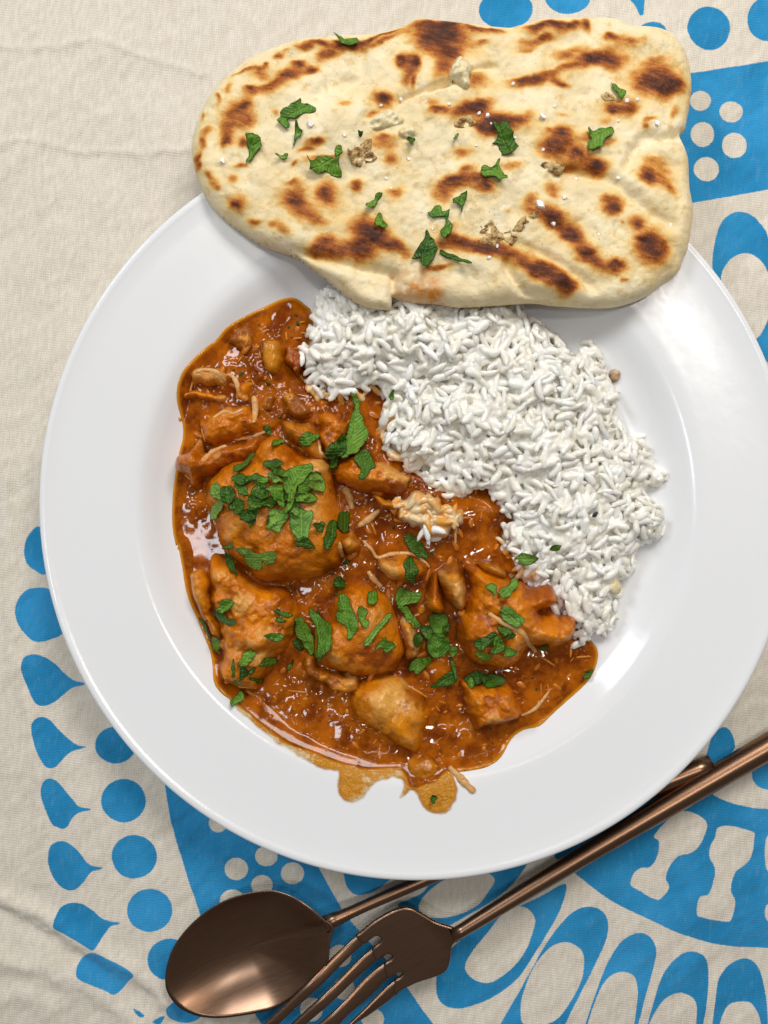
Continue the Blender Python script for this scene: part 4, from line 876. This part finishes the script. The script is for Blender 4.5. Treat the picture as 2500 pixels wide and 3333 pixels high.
# ------------------------------------------------------------------ coriander
def leaf(label, reg, pts, mat=None, zg=.022, curl=.0, lift=.0004, seed=0, group=None, name="coriander_leaf", cat="coriander", jag=1.0, thick=.00035):
    zg = find_z(reg(pts)); poly = W(spline(reg(pts), 3), zg); c0 = poly.mean(0); r_ = random.Random(seed * 7 + 3)
    nrm = np.roll(poly, -1, 0) - np.roll(poly, 1, 0); nrm = np.stack([nrm[:, 1], -nrm[:, 0]], 1); nrm /= np.linalg.norm(nrm, axis=1, keepdims=True) + 1e-12
    poly = poly + nrm * (fbm(poly[:, 0], poly[:, 1], .0014, 2, seed) * .00055 * jag)[:, None]
    a = r_.uniform(0, 6.28); size = np.ptp(poly, axis=0).max() / 2 + 1e-6
    sx, sy = np.meshgrid(np.linspace(poly[:, 0].min(), poly[:, 0].max(), 7), np.linspace(poly[:, 1].min(), poly[:, 1].max(), 7))
    hs = height(sx, sy).ravel(); A = np.stack([sx.ravel() - c0[0], sy.ravel() - c0[1], np.ones(49)], 1)
    pf_ = np.linalg.lstsq(A, hs, rcond=None)[0]
    tx, ty = r_.uniform(-.28, .28), r_.uniform(-.28, .28)
    def top(x, y, s):
        pl_ = pf_[0] * (x - c0[0]) + pf_[1] * (y - c0[1]) + pf_[2]
        u = ((x - c0[0]) * math.cos(a) + (y - c0[1]) * math.sin(a)) / size
        z_ = lift * .8 + tx * (x - c0[0]) + ty * (y - c0[1]) + .5 * pl_ + .5 * height(x, y) + lift + (curl + .0006) * u * u + .0004 * fbm(x, y, .0022, 2, seed + 5) + .0005 * np.abs(fbm(x, y, .004, 1, seed + 2))
        return np.maximum(z_, height(x, y) + .0003)
    ev, E_ = np.linalg.eigh(np.cov((poly - c0).T)); ax1 = E_[:, 1]
    def vein(x, y, s):
        u = (x - c0[0]) * ax1[0] + (y - c0[1]) * ax1[1]; w_ = -(x - c0[0]) * ax1[1] + (y - c0[1]) * ax1[0] + .0003 * fbm(x, y, .004, 1, seed)
        fr = (u - .9 * np.abs(w_)) / .0015; fr = np.abs(fr - np.floor(fr) - .5) * .0015
        return np.maximum(np.exp(-(w_ / .00022) ** 2), .7 * np.exp(-(fr / .00018) ** 2))
    o = blob(name, poly, top, lambda x, y, s: top(x, y, s) - thick, mat or LEAF, None, {"edge": lambda x, y, s: smooth(0, .0008, s), "vein": vein}, 0, True, .5)
    return tag(o, label, cat, group)
NZ = .034
naan_leaves = [
 ("largest ragged coriander leaf on the naan, beside a big salt flake", NL, [(570,720),(590,680),(640,640),(700,602),(710,640),(735,625),(785,660),(780,685),(720,690),(660,715),(622,725),(636,770),(610,782),(580,752)], LEAF),
 ("narrow pointed coriander sliver below the largest leaf on the naan", NL, [(675,750),(706,800),(680,850),(660,882),(655,855)], LEAF),
 ("coriander leaf near the rounded end of the naan, on a brown patch", NL, [(375,820),(420,812),(455,850),(472,880),(440,920),(400,975),(375,992),(362,970),(385,920),(385,860)], LEAF),
 ("thin coriander stem sliver lying on bare pale naan", NL, [(555,945),(590,934),(636,938),(600,956)], LEAF_L),
 ("two-lobed coriander leaf just beside the crumbled browned garlic", NL, [(745,968),(770,990),(830,955),(880,955),(910,955),(915,915),(940,898),(957,930),(935,975),(940,1060),(905,1066),(870,1045),(800,1056),(765,1030)], LEAF),
 ("tiny dark coriander fleck above the crumbled browned garlic", NL, [(1048,800),(1062,788),(1074,805),(1058,820)], LEAF_D),
 ("small curled coriander fleck beside the soft garlic lump on the naan", NL, [(1340,850),(1350,822),(1375,830),(1380,855),(1350,880)], LEAF_D),
 ("hair-thin coriander stem near the middle of the naan", NL, [(1620,840),(1640,800),(1652,780),(1640,815),(1626,842)], LEAF),
 ("coriander leaf on the dark char at the naan's upper edge", NL, [(895,215),(912,222),(930,232),(960,245),(1000,250),(1035,222),(1042,260),(1010,296),(960,282),(935,258),(905,240)], LEAF),
 ("upper of two small coriander bits above the largest lower char patch", NL, [(1080,1240),(1092,1220),(1140,1210),(1160,1175),(1188,1185),(1155,1230),(1120,1266),(1086,1254)], LEAF),
 ("small coriander bit on the edge of the largest lower char patch", NL, [(1145,1292),(1165,1278),(1195,1320),(1222,1360),(1190,1374),(1146,1345)], LEAF),
 ("dark folded coriander leaf on the char band in the naan's centre", NR, [(303,608),(340,618),(372,615),(390,660),(400,700),(426,740),(350,768),(335,720),(304,710),(325,670)], LEAF_D),
 ("coriander leaf just below the dark folded one on the naan", NR, [(345,768),(335,810),(350,860),(376,880),(340,900),(315,880),(248,870),(262,818),(300,832)], LEAF),
 ("triangular coriander leaf above the hooked one on the lower naan", NR, [(106,995),(140,972),(176,954),(170,1000),(155,1052),(140,1012)], LEAF),
 ("hook-shaped coriander leaf on the lower naan", NR, [(-10,1045),(45,1008),(58,1040),(95,1030),(90,1080),(110,1120),(92,1162),(65,1187),(46,1160),(65,1120),(78,1065),(30,1076)], LEAF),
 ("dark arrowhead coriander leaf at the naan's lower edge above the stain", NL, [(1366,1555),(1390,1500),(1425,1440),(1455,1386),(1495,1440),(1520,1500),(1500,1550),(1462,1606),(1420,1604),(1418,1555)], LEAF_D),
 ("thin dark coriander stem trailing from the arrowhead leaf", NR, [(52,1228),(110,1255),(180,1280),(200,1306),(130,1286),(58,1258)], LEAF_D),
 ("coriander sprig with narrow lobes beside a browned garlic crumb", NR, [(884,405),(900,420),(922,430),(952,460),(942,490),(908,497),(912,460),(890,440)], LEAF),
 ("frosted coriander leaf on a char triangle in the far half of the naan", NR, [(768,628),(792,652),(840,632),(888,624),(902,645),(850,692),(842,732),(765,742),(778,690)], LEAF),
]
for i, (lb, rg, pts, mt) in enumerate(naan_leaves):
    leaf(lb, rg, pts, mt, NZ, seed=200 + i, jag=1.2, lift=.0006, curl=.0012)
HEAP = ("chopped coriander shred in the heap on the largest chicken chunk", "coriander heap on the largest chunk")
LOWH = ("chopped coriander bit on the ridged thigh piece by the plate wall", "coriander on the ridged thigh piece")
MIDH = ("chopped coriander shred in the cluster between centre and knobbly chicken pieces", "coriander cluster between the centre and knobbly pieces")
KNOB = ("dark chopped coriander in the heap on the knobbly chicken chunk", "coriander heap on the knobbly chunk")
CUBE = ("dark coriander shred above the blocky chicken cube", "coriander above the blocky cube")
SIDE = ("small wet coriander bit beside the largest chunk, toward the centre", "coriander beside the largest chunk")
CL = [
 (HEAP, CU, [(420,1080),(480,1065),(530,1100),(500,1130),(440,1110)], LEAF_D), (HEAP, CU, [(410,1240),(460,1200),(500,1230),(470,1290),(440,1280)], LEAF_D),
 (HEAP, CU, [(500,1210),(560,1165),(600,1215),(650,1230),(640,1245),(590,1250),(540,1260)], LEAF), (HEAP, CU, [(470,1270),(540,1250),(572,1280),(520,1322),(470,1310)], LEAF_D),
 (HEAP, CU, [(600,1000),(660,985),(712,1010),(650,1040),(600,1025)], LEAF_D), (HEAP, CU, [(440,1020),(490,1000),(530,960),(552,970),(500,1040),(450,1060)], LEAF_D),
 (HEAP, CU, [(530,1095),(622,1085),(600,1137),(560,1117)], LEAF), (HEAP, CU, [(850,1090),(880,1060),(910,1080),(937,1130),(910,1157),(860,1150)], LEAF_L),
 (HEAP, CU, [(780,1200),(830,1170),(892,1190),(870,1222),(800,1227)], LEAF), (HEAP, CU, [(300,1150),(320,1120),(360,1118),(387,1190),(360,1207),(310,1182)], LEAF_L),
 (HEAP, CU, [(310,1235),(400,1208),(397,1245),(345,1287),(345,1312),(298,1310)], LEAF_L), (HEAP, CU, [(540,1130),(600,1140),(620,1190),(570,1200),(530,1170)], LEAF_D),
 (HEAP, CU, [(360,1150),(420,1130),(450,1180),(420,1230),(380,1210)], LEAF_D), (HEAP, CU, [(640,1030),(700,1040),(720,1075),(660,1070)], LEAF_D),
 (("long upright coriander leaf standing against the rice edge", None), CU, [(1068,622),(1082,612),(1120,680),(1116,720),(1140,780),(1162,850),(1150,882),(1120,932),(1080,962),(1040,982),(1000,970),(1020,900),(1045,840),(1062,790),(1082,720),(1070,660)], LEAF),
 (("dark broad coriander leaf below the long upright one", None), CU, [(925,952),(950,910),(990,890),(1030,850),(1050,900),(1030,960),(990,975),(950,985)], LEAF_D),
 (("ragged dark coriander leaf on the flat-ended chicken slice", None), CU, [(1078,972),(1130,930),(1172,950),(1202,1030),(1160,1060),(1150,1087),(1115,1092),(1120,1040),(1085,1000)], LEAF_D),
 (("wet coriander flake on the flat-ended slice by the chunk", None), CU, [(955,1010),(975,985),(1005,990),(995,1030),(960,1035)], LEAF_D),
 (("glossy coriander leaf on the pale-topped wedged chicken piece", None), CU, [(783,880),(800,850),(840,833),(892,855),(870,882),(830,922),(800,912)], LEAF),
 (("small coriander flake below the glossy leaf on the wedged piece", None), CU, [(653,885),(690,875),(702,892),(670,922),(650,912)], LEAF),
 (("tiny coriander flake at the top edge of the largest chunk", None), CU, [(598,820),(630,813),(652,840),(620,857)], LEAF_D),
 (("light green fan-shaped coriander leaf low on the largest chunk", None), CU, [(453,1480),(480,1458),(520,1470),(560,1497),(620,1480),(665,1478),(672,1505),(650,1542),(604,1562),(592,1542),(580,1582),(550,1592),(518,1582),(500,1556),(478,1542),(490,1510)], LEAF_L),
 (("small coriander strip above the fan-shaped leaf", None), CU, [(360,1467),(390,1445),(440,1437),(436,1467),(380,1477)], LEAF),
 (("dark coriander strip hanging down the edge of the largest chunk", None), CU, [(388,1488),(420,1500),(472,1602),(450,1602),(400,1540)], LEAF_D),
 (("large smooth light coriander leaf in the middle of the heap", None), CU, [(743,1270),(770,1243),(820,1260),(862,1270),(850,1340),(842,1402),(800,1422),(760,1402),(738,1350)], LEAF_L),
 (("square light coriander leaf beside the large smooth one", None), CU, [(623,1260),(680,1256),(724,1290),(700,1340),(680,1377),(640,1362),(612,1360),(630,1320)], LEAF_L),
 (("grey-green folded coriander leaf near the heap's centre", None), CU, [(608,1150),(660,1123),(700,1128),(712,1190),(702,1252),(670,1217),(640,1180)], LEAF),
 (("long dark curled coriander leaf on top of the heap", None), CU, [(698,1090),(740,1040),(830,1008),(862,1030),(832,1090),(780,1150),(770,1200),(740,1272),(718,1262),(730,1180),(710,1150)], LEAF),
 (("wet coriander leaf below the large smooth one", None), CU, [(768,1420),(840,1408),(872,1472),(820,1467),(773,1447)], LEAF_D),
 (SIDE, CU, [(868,1340),(910,1323),(932,1350),(900,1382)], LEAF_D), (SIDE, CU, [(928,1380),(960,1318),(992,1330),(987,1400),(950,1472),(923,1467)], LEAF_D), (SIDE, CU, [(1003,1290),(1020,1268),(1060,1280),(1057,1370),(1025,1387),(1008,1360)], LEAF_D),
 (SIDE, CU, [(1018,1552),(1060,1508),(1082,1520),(1050,1547)], LEAF_D), (SIDE, CU, [(973,1630),(1010,1613),(1042,1650),(1000,1672),(968,1657)], LEAF_D),
 (("bent glossy coriander strip near the start of the thigh piece", None), BL, [(428,602),(440,560),(510,508),(552,540),(520,592),(470,612)], LEAF),
 (("dark wing-shaped coriander leaf under the bent strip", None), BL, [(388,620),(450,608),(530,640),(582,640),(560,682),(500,692),(440,660)], LEAF_D),
 (("thin coriander stem in the sauce beside the thigh piece", None), BL, [(808,585),(870,588),(947,630),(930,642),(850,622)], LEAF),
 (LOWH, BL, [(828,640),(892,648),(892,672),(850,672)], LEAF_D), (("ruffled light coriander leaf on the thigh piece's ridge", None), BL, [(753,752),(820,733),(882,760),(872,787),(845,802),(800,797),(770,777)], LEAF),
 (LOWH, BL, [(588,962),(610,890),(640,858),(692,870),(670,912),(640,952)], LEAF), (LOWH, BL, [(738,952),(765,903),(822,920),(822,952),(790,972)], LEAF), (LOWH, BL, [(538,908),(562,960),(562,1030),(540,1052),(533,980)], LEAF_D),
 (LOWH, BL, [(588,960),(642,990),(632,1040),(590,1062),(583,1010)], LEAF_D), (LOWH, BL, [(538,1060),(592,1058),(602,1097),(550,1097)], LEAF), (LOWH, BL, [(663,1020),(690,1028),(737,1075),(700,1087)], LEAF_D), (LOWH, BL, [(640,990),(680,970),(690,1000),(660,1020)], LEAF_D),
 (("coriander leaf at the curry's tip nearest the pale smear", None), BL, [(540,1237),(523,1200),(560,1170),(590,1138),(617,1175),(580,1202)], LEAF),
 (("coriander leaf stuck on the sauce edge against the plate wall", None), BL, [(393,785),(430,758),(472,775),(472,825),(430,877),(408,845)], LEAF), (("dark coriander stem along the sauce edge above the wall leaf", None), BL, [(313,640),(345,668),(387,762),(375,772),(345,710)], LEAF_D),
 (("outer half of the big folded leaf beside the rounded centre piece", None), BL, [(958,700),(975,618),(1010,640),(1060,720),(1092,800),(1080,882),(1040,872),(1000,812),(958,750)], LEAF),
 (("big folded bright coriander leaf leaning on the rounded centre piece", None), BL, [(1038,558),(1060,600),(1130,648),(1202,690),(1217,760),(1190,842),(1140,892),(1100,882),(1112,800),(1082,700),(1040,620)], LEAF),
 (("wet dark coriander bit between largest chunk and rounded centre piece", None), BL, [(1213,400),(1250,363),(1302,410),(1270,442),(1223,432)], LEAF_D),
 (("tall ruffled coriander leaf on the rounded centre piece", None), BL, [(1238,540),(1258,493),(1322,498),(1342,580),(1382,660),(1372,742),(1308,782),(1290,700),(1223,642),(1240,600)], LEAF),
 (("small square coriander chip on the rounded centre piece", None), BL, [(1453,473),(1512,473),(1507,542),(1448,537)], LEAF),
 (("kinked coriander stem bit on the rounded centre piece", None), BL, [(1378,580),(1420,563),(1442,600),(1422,650),(1457,670),(1442,712),(1400,682)], LEAF),
 (("straight light green coriander stem on the rounded centre piece", None), BL, [(1418,792),(1540,658),(1580,618),(1607,640),(1520,742),(1440,832)], LEAF_L),
 (("three-lobed coriander leaf below the straight stem", None), BL, [(1498,852),(1530,798),(1560,768),(1632,830),(1622,857),(1570,872),(1540,842)], LEAF),
 (("tiny coriander sliver floating in the open sauce pool", None), BL, [(903,982),(940,918),(952,925),(930,987)], LEAF_D), (("coriander bit below the big folded leaf's outer half", None), BL, [(948,800),(975,778),(1012,830),(985,872)], LEAF_D), (("coriander tip at the foot of the big folded leaf", None), BL, [(1098,922),(1130,888),(1162,888),(1115,942)], LEAF),
 (("wet coriander strip between the rice clump and small square chunk", None), BR, [(358,90),(390,58),(432,100),(482,160),(482,192),(430,182),(380,142)], LEAF_D),
 (("wet coriander leaf draped on the small square chicken chunk", None), BR, [(358,210),(400,193),(422,230),(442,260),(420,322),(380,322),(358,280)], LEAF_D),
 (MIDH, BR, [(303,390),(330,348),(390,370),(452,380),(440,422),(380,442),(330,452)], LEAF), (MIDH, BR, [(318,450),(370,448),(402,490),(442,550),(420,562),(370,522)], LEAF),
 (MIDH, BR, [(488,560),(500,498),(572,488),(592,530),(582,592),(530,602)], LEAF), (MIDH, BR, [(488,600),(560,598),(602,640),(572,712),(510,722),(478,660)], LEAF), (MIDH, BR, [(378,772),(420,728),(490,718),(502,760),(430,812),(400,797)], LEAF),
 (MIDH, BR, [(408,600),(440,588),(462,620),(440,652),(413,642)], LEAF_D), (MIDH, BR, [(588,680),(630,668),(642,700),(610,727)], LEAF), (MIDH, BR, [(440,560),(490,560),(510,600),(470,620)], LEAF_D), (MIDH, BR, [(560,560),(610,540),(600,590),(570,600)], LEAF_D),
 (("feathery coriander tip drooping into the sauce under the central cluster", None), BR, [(498,872),(540,838),(600,798),(632,788),(637,852),(590,887),(530,882)], LEAF_D), (("thin dark coriander stem above the feathery tip", None), BR, [(598,730),(622,740),(642,822),(620,822)], LEAF_D),
 (("small light coriander chip at the top of the knobbly chunk", None), BR, [(788,345),(830,328),(857,345),(850,382),(820,372)], LEAF), (("light coriander strip on the knobbly chunk's upper side", None), BR, [(858,372),(900,340),(967,310),(967,350),(900,402)], LEAF_L),
 (("round pale green leaf half under sauce on the knobbly chunk", None), BR, [(873,460),(920,453),(970,490),(1002,530),(970,562),(920,542),(885,512)], LEAF_L),
 (KNOB, BR, [(733,660),(780,618),(850,588),(850,640),(800,672),(760,692)], LEAF_D), (KNOB, BR, [(818,692),(850,608),(892,640),(892,690),(840,712)], LEAF), (KNOB, BR, [(878,588),(930,588),(957,615),(910,632)], LEAF_D), (KNOB, BR, [(738,695),(800,698),(832,720),(800,757),(760,722)], LEAF), (KNOB, BR, [(888,717),(910,663),(962,690),(962,722),(930,727)], LEAF), (KNOB, BR, [(860,570),(900,560),(940,590),(890,610)], LEAF_D),
 (CUBE, BR, [(678,840),(740,798),(800,808),(780,852),(720,862)], LEAF_D), (CUBE, BR, [(778,820),(850,813),(902,840),(860,867),(790,872)], LEAF_D), (CUBE, BR, [(688,860),(730,843),(737,882),(710,892)], LEAF),
 (("tiny coriander fleck on the knobbly chunk's blunt lower end", None), BR, [(1078,670),(1100,648),(1132,680),(1110,697)], LEAF_D),
 (("bright green chive-like stem piece lying on the rice", None), BR, [(953,212),(988,163),(1077,190),(1040,232)], LEAF_L), (("curled dark herb fleck on the rice above the bright stem piece", None), BR, [(1138,150),(1160,118),(1197,125),(1170,152)], LEAF_D),
 (("dark green leaf bit at the sauce's tip by the rice", None), BR, [(1318,832),(1350,793),(1372,800),(1340,842)], LEAF_D), (("green herb fleck on the pale smear", None), BR, [(493,1475),(520,1463),(542,1480),(520,1497),(498,1497)], LEAF_D),
 (("small green herb tip poking out between rice lobes", None), CU, [(1272,652),(1296,618),(1298,650),(1284,668)], LEAF),
]
HX = [(700,1180,60,38,20),(620,1215,55,36,-30),(560,1090,58,30,10),(660,1080,50,32,60),(760,1250,50,34,80),(820,1130,52,36,-40),(480,1150,60,34,35),(560,1230,55,32,-10),(520,1310,46,28,60),(880,1080,44,30,20),(640,1320,40,28,-60),(800,1190,44,26,0)]
for i, (x, y, a_, b_, an) in enumerate(HX):
    r_ = random.Random(i); ca, sa = math.cos(math.radians(an)), math.sin(math.radians(an)); pts = []
    for k_ in range(11):
        t_ = 2 * math.pi * k_ / 11; q = r_.uniform(.62, 1.12); u, v = a_ * q * math.cos(t_), b_ * q * math.sin(t_); pts.append((x + u * ca - v * sa, y + u * sa + v * ca))
    leaf(HEAP[0], CU, pts, (LEAF_D, LEAF, LEAF_D, LEAF_L)[i % 4], .026, seed=500 + i, group=HEAP[1], lift=.001, curl=.0014)
for i, ((lb, gp), rg, pts, mt) in enumerate(CL):
    leaf(lb, rg, pts, mt, .026 if lb is HEAP[0] else .023, seed=300 + i, group=gp, lift=.0005 + .0004 * (i % 3), curl=.0004 + .0005 * (i % 4))
lump("burnt_fleck", "black burnt fleck lying on the white rice", "burnt fleck", R(1900,1500,.3617), [(72,505),(95,470),(130,455),(130,480),(110,508)], BURNT, .0012, .001, 3, .022, None, .2)
lump("sauce_drop", "tiny orange sauce drop on the plate wall beside the curry edge", "sauce drop", CU, [(125,760),(135,752),(152,765),(150,780),(135,782)], SMEAR2, .0005, .001, 14, .01, None, .1)
lump("husk_bit", "tan brown husk bit at the outer edge of the rice", "husk", R(1900,700,.3617), [(225,1420),(260,1385),(325,1405),(322,1480),(280,1510),(245,1490)], HUSK, .002, .0015, 4, .014, None, .5)
lump("garlic_piece", "creamy yellow angular bit at the rice mound's lower outer edge", "garlic", R(1900,1500,.3617), [(195,1140),(270,1050),(330,1110),(320,1190),(260,1200)], GARLIC, .0025, .002, 6, .014, None, .3)

# ------------------------------------------------------------------ cutlery
def tube(name, pts, rads, mat, parent=None, seg=24, flat=1.0, cap=True):
    P = np.array(pts, float); n = len(P); V = []; rads = np.array(rads, float)
    tg = np.gradient(P, axis=0); tg /= np.linalg.norm(tg, axis=1, keepdims=True)
    a = np.linspace(0, 2 * math.pi, seg, endpoint=False)
    for p, t, r_ in zip(P, tg, rads):
        s_ = np.cross((0, 0, 1), t); s_ /= np.linalg.norm(s_); u_ = np.cross(t, s_)
        V.append(p + r_ * (np.cos(a)[:, None] * s_ + flat * np.sin(a)[:, None] * u_))
    V = np.concatenate(V); org = np.array(parent.location) if parent else P.mean(0)
    F = [(i * seg + j, i * seg + (j + 1) % seg, (i + 1) * seg + (j + 1) % seg, (i + 1) * seg + j) for i in range(n - 1) for j in range(seg)]
    F += [tuple(range(seg))[::-1], tuple(range((n - 1) * seg, n * seg))]
    me = bpy.data.meshes.new(name); me.from_pydata((V - org).tolist(), [], F)
    me.polygons.foreach_set("use_smooth", [len(p.vertices) == 4 for p in me.polygons])
    return link(name, me, mat, parent, None if parent else org)
# spoon
bowl_px = F7([(70,1440),(90,1320),(140,1200),(230,1080),(350,970),(500,880),(650,830),(780,810),(900,820),(1000,850),(1090,910),(1160,970),(1215,1012),(1222,1045),(1205,1090),(1195,1180),(1185,1260),(1140,1340),(1050,1440),(950,1530),(830,1610),(700,1650),(560,1680),(430,1697),(300,1690),(190,1650),(120,1590),(80,1520)])
bp = W(spline(bowl_px, 5), .009); bc = W(F7(np.array([600., 1290.])), .009)
spoon = empty("spoon", (bc[0], bc[1], 0)); tag(spoon, "brushed copper spoon with its handle under the plate rim", "spoon")
ax = np.array([.923, .384]); NT_, NRR = len(bp), 22
V = []; rel = bp - bc
zr = .0095 + .010 * np.clip((rel @ ax) / .033, -1, 1) * .25 + .0035 * smooth(.020, .034, rel @ ax)
for side in (0, 1):
    for i in range(NRR + 1):
        t = i / NRR
        pts2 = bc + rel * t
        dep = .0085 * (1 - t ** 2.2)
        zz = (zr * t ** 2 + .0095 * (1 - t ** 2)) - dep - (.0011 if side else 0) * (1 - .75 * t ** 6)
        V.append(np.stack([pts2[:, 0], pts2[:, 1], np.maximum(zz, .0004)], 1))
V = np.concatenate(V); idx = np.arange(2 * (NRR + 1) * NT_).reshape(2, NRR + 1, NT_); F = []
nx = np.roll(idx, -1, 2)
Ft = np.stack([idx[0, :-1], nx[0, :-1], nx[0, 1:], idx[0, 1:]], -1).reshape(-1, 4); Fb = np.stack([idx[1, :-1], idx[1, 1:], nx[1, 1:], nx[1, :-1]], -1).reshape(-1, 4)
Fe = np.stack([idx[0, -1], nx[0, -1], nx[1, -1], idx[1, -1]], -1).reshape(-1, 4)
me = mesh_np("bowl", V - np.array(spoon.location), np.concatenate([Ft, Fb, Fe])[:, ::-1]); 
bm_o = link("bowl", me, COPPER, spoon)
n0_ = W(F7(np.array([1150., 1050.])), .012); e0 = W(np.array([2318., 2490.]), .0055)
hp, hr = [], []
for t in np.linspace(0, 1, 30):
    xy = n0_ * (1 - t) + e0 * t; z_ = .0128 * (1 - t) ** 3 + .0045 * (1 - (1 - t) ** 3)
    hp.append((xy[0], xy[1], z_)); hr.append(.0019 + .0020 * min(1, t * 1.2) + .0012 * max(0, 1 - t / .08))
tube("handle", hp, hr, COPPER, spoon)
# fork
fc = W(F8(np.array([1150., 830.])), .013); fork = empty("fork", (fc[0], fc[1], 0)); tag(fork, "brushed copper four-tined fork lying beside the plate, over the spoon", "fork")
fa = np.array([.861, .508]); fa /= np.linalg.norm(fa); ta = np.array([.78, .62]); ta /= np.linalg.norm(ta)
def fork_z(x, y):
    u = (x - fc[0]) * ta[0] + (y - fc[1]) * ta[1]           # along the fork, + to the handle
    v = -(x - fc[0]) * ta[1] + (y - fc[1]) * ta[0]
    return .0112 + .0030 * smooth(.008, .024, u) + .0060 * smooth(-.014, -.040, u) - .0034 * smooth(-.045, -.085, u) * 0 + .0 * v
def fpart(name, pts, wid=.0009, thick=.0017):
    poly = W(spline(F8(pts), 4), .013)
    return blob(name, poly, lambda x, y, s: fork_z(x, y) - (.0003 if name == "tine" else 0) - .0007 * (1 - dome(s, wid)), lambda x, y, s: fork_z(x, y) - thick - .0002 * dome(s, wid), COPPER, fork, None, 1, False, .5)
hd_o = fpart("head", [(1440,690),(1390,665),(1290,640),(1200,590),(1120,548),(1050,545),(960,580),(860,640),(780,705),(740,742),(800,790),(850,756),(885,740),(912,755),(900,782),(850,830),(880,905),(930,875),(965,862),(988,878),(975,897),(930,935),(960,1025),(1010,1000),(1040,985),(1058,995),(1040,1015),(1000,1050),(1010,1145),(1050,1110),(1150,1060),(1300,1010),(1360,970),(1385,900),(1395,810),(1420,770),(1450,745)])
wn = hd_o.modifiers.new("even", 'WEIGHTED_NORMAL'); wn.mode = 'FACE_AREA'
def resample(p, n):
    p = np.asarray(p, float); L = np.concatenate([[0], np.cumsum(np.linalg.norm(np.diff(p, axis=0), axis=1))]); t = np.linspace(0, L[-1], n)
    return np.stack([np.interp(t, L, p[:, 0]), np.interp(t, L, p[:, 1])], 1)
def tine(up, lo_):
    n, sg = 40, 14
    A = W(resample(spline(F8(up), 6, False), n), .013); Bq = W(resample(spline(F8(lo_), 6, False), n), .013)
    mid, hv = (A + Bq) / 2, (A - Bq) / 2; V = []
    for i in range(n):
        zc = float(fork_z(mid[i, 0], mid[i, 1])) - .0012
        for j in range(sg):
            a = 2 * math.pi * j / sg; c, s_ = math.cos(a), math.sin(a)
            c = math.copysign(abs(c) ** .55, c); s_ = math.copysign(abs(s_) ** .7, s_)
            V.append((*(mid[i] + hv[i] * c), zc + .00085 * s_))
    V = np.array(V); F = [(i * sg + j, (i + 1) * sg + j, (i + 1) * sg + (j + 1) % sg, i * sg + (j + 1) % sg) for i in range(n - 1) for j in range(sg)]
    F += [tuple(range(sg)), tuple(range((n - 1) * sg, n * sg))[::-1]]
    me = bpy.data.meshes.new("tine"); me.from_pydata((V - np.array(fork.location)).tolist(), [], F); me.polygons.foreach_set("use_smooth", [len(p.vertices) == 4 for p in me.polygons])
    return link("tine", me, COPPER, fork)
tine([(830,665),(780,705),(700,776),(560,884),(400,1025),(250,1170),(95,1313),(-125,1530),(-215,1640)], [(880,722),(850,760),(800,795),(660,903),(540,1005),(400,1123),(195,1313),(-60,1545),(-195,1655)])
tine([(950,740),(905,782),(860,818),(720,930),(500,1110),(278,1313),(55,1520),(-50,1640)], [(1000,830),(940,878),(880,913),(790,982),(640,1095),(480,1224),(378,1313),(100,1555),(-30,1655)])
tine([(1030,850),(978,897),(900,950),(800,1020),(640,1160),(456,1313),(245,1500),(120,1640)], [(1070,960),(1015,1002),(960,1034),(870,1112),(790,1168),(700,1224),(597,1313),(280,1560),(140,1655)])
tine([(1110,970),(1045,1014),(980,1060),(900,1122),(800,1202),(662,1313),(436,1510),(320,1640)], [(1130,1075),(1070,1098),(1020,1135),(960,1182),(830,1248),(705,1313),(480,1550),(340,1655)])
n1_ = W(F8(np.array([1395., 722.])), .0135); e1 = W(np.array([2640., 2350.]), .006)
hp, hr = [], []
for t in np.linspace(0, 1, 34):
    xy = n1_ * (1 - t) + e1 * t; z_ = .0134 * (1 - t) ** 2 + .0062 * (1 - (1 - t) ** 2)
    hp.append((xy[0], xy[1], z_)); hr.append(.0023 + .0030 * t ** .8 if t > .02 else .0026)
tube("handle", hp, hr, COPPER, fork)
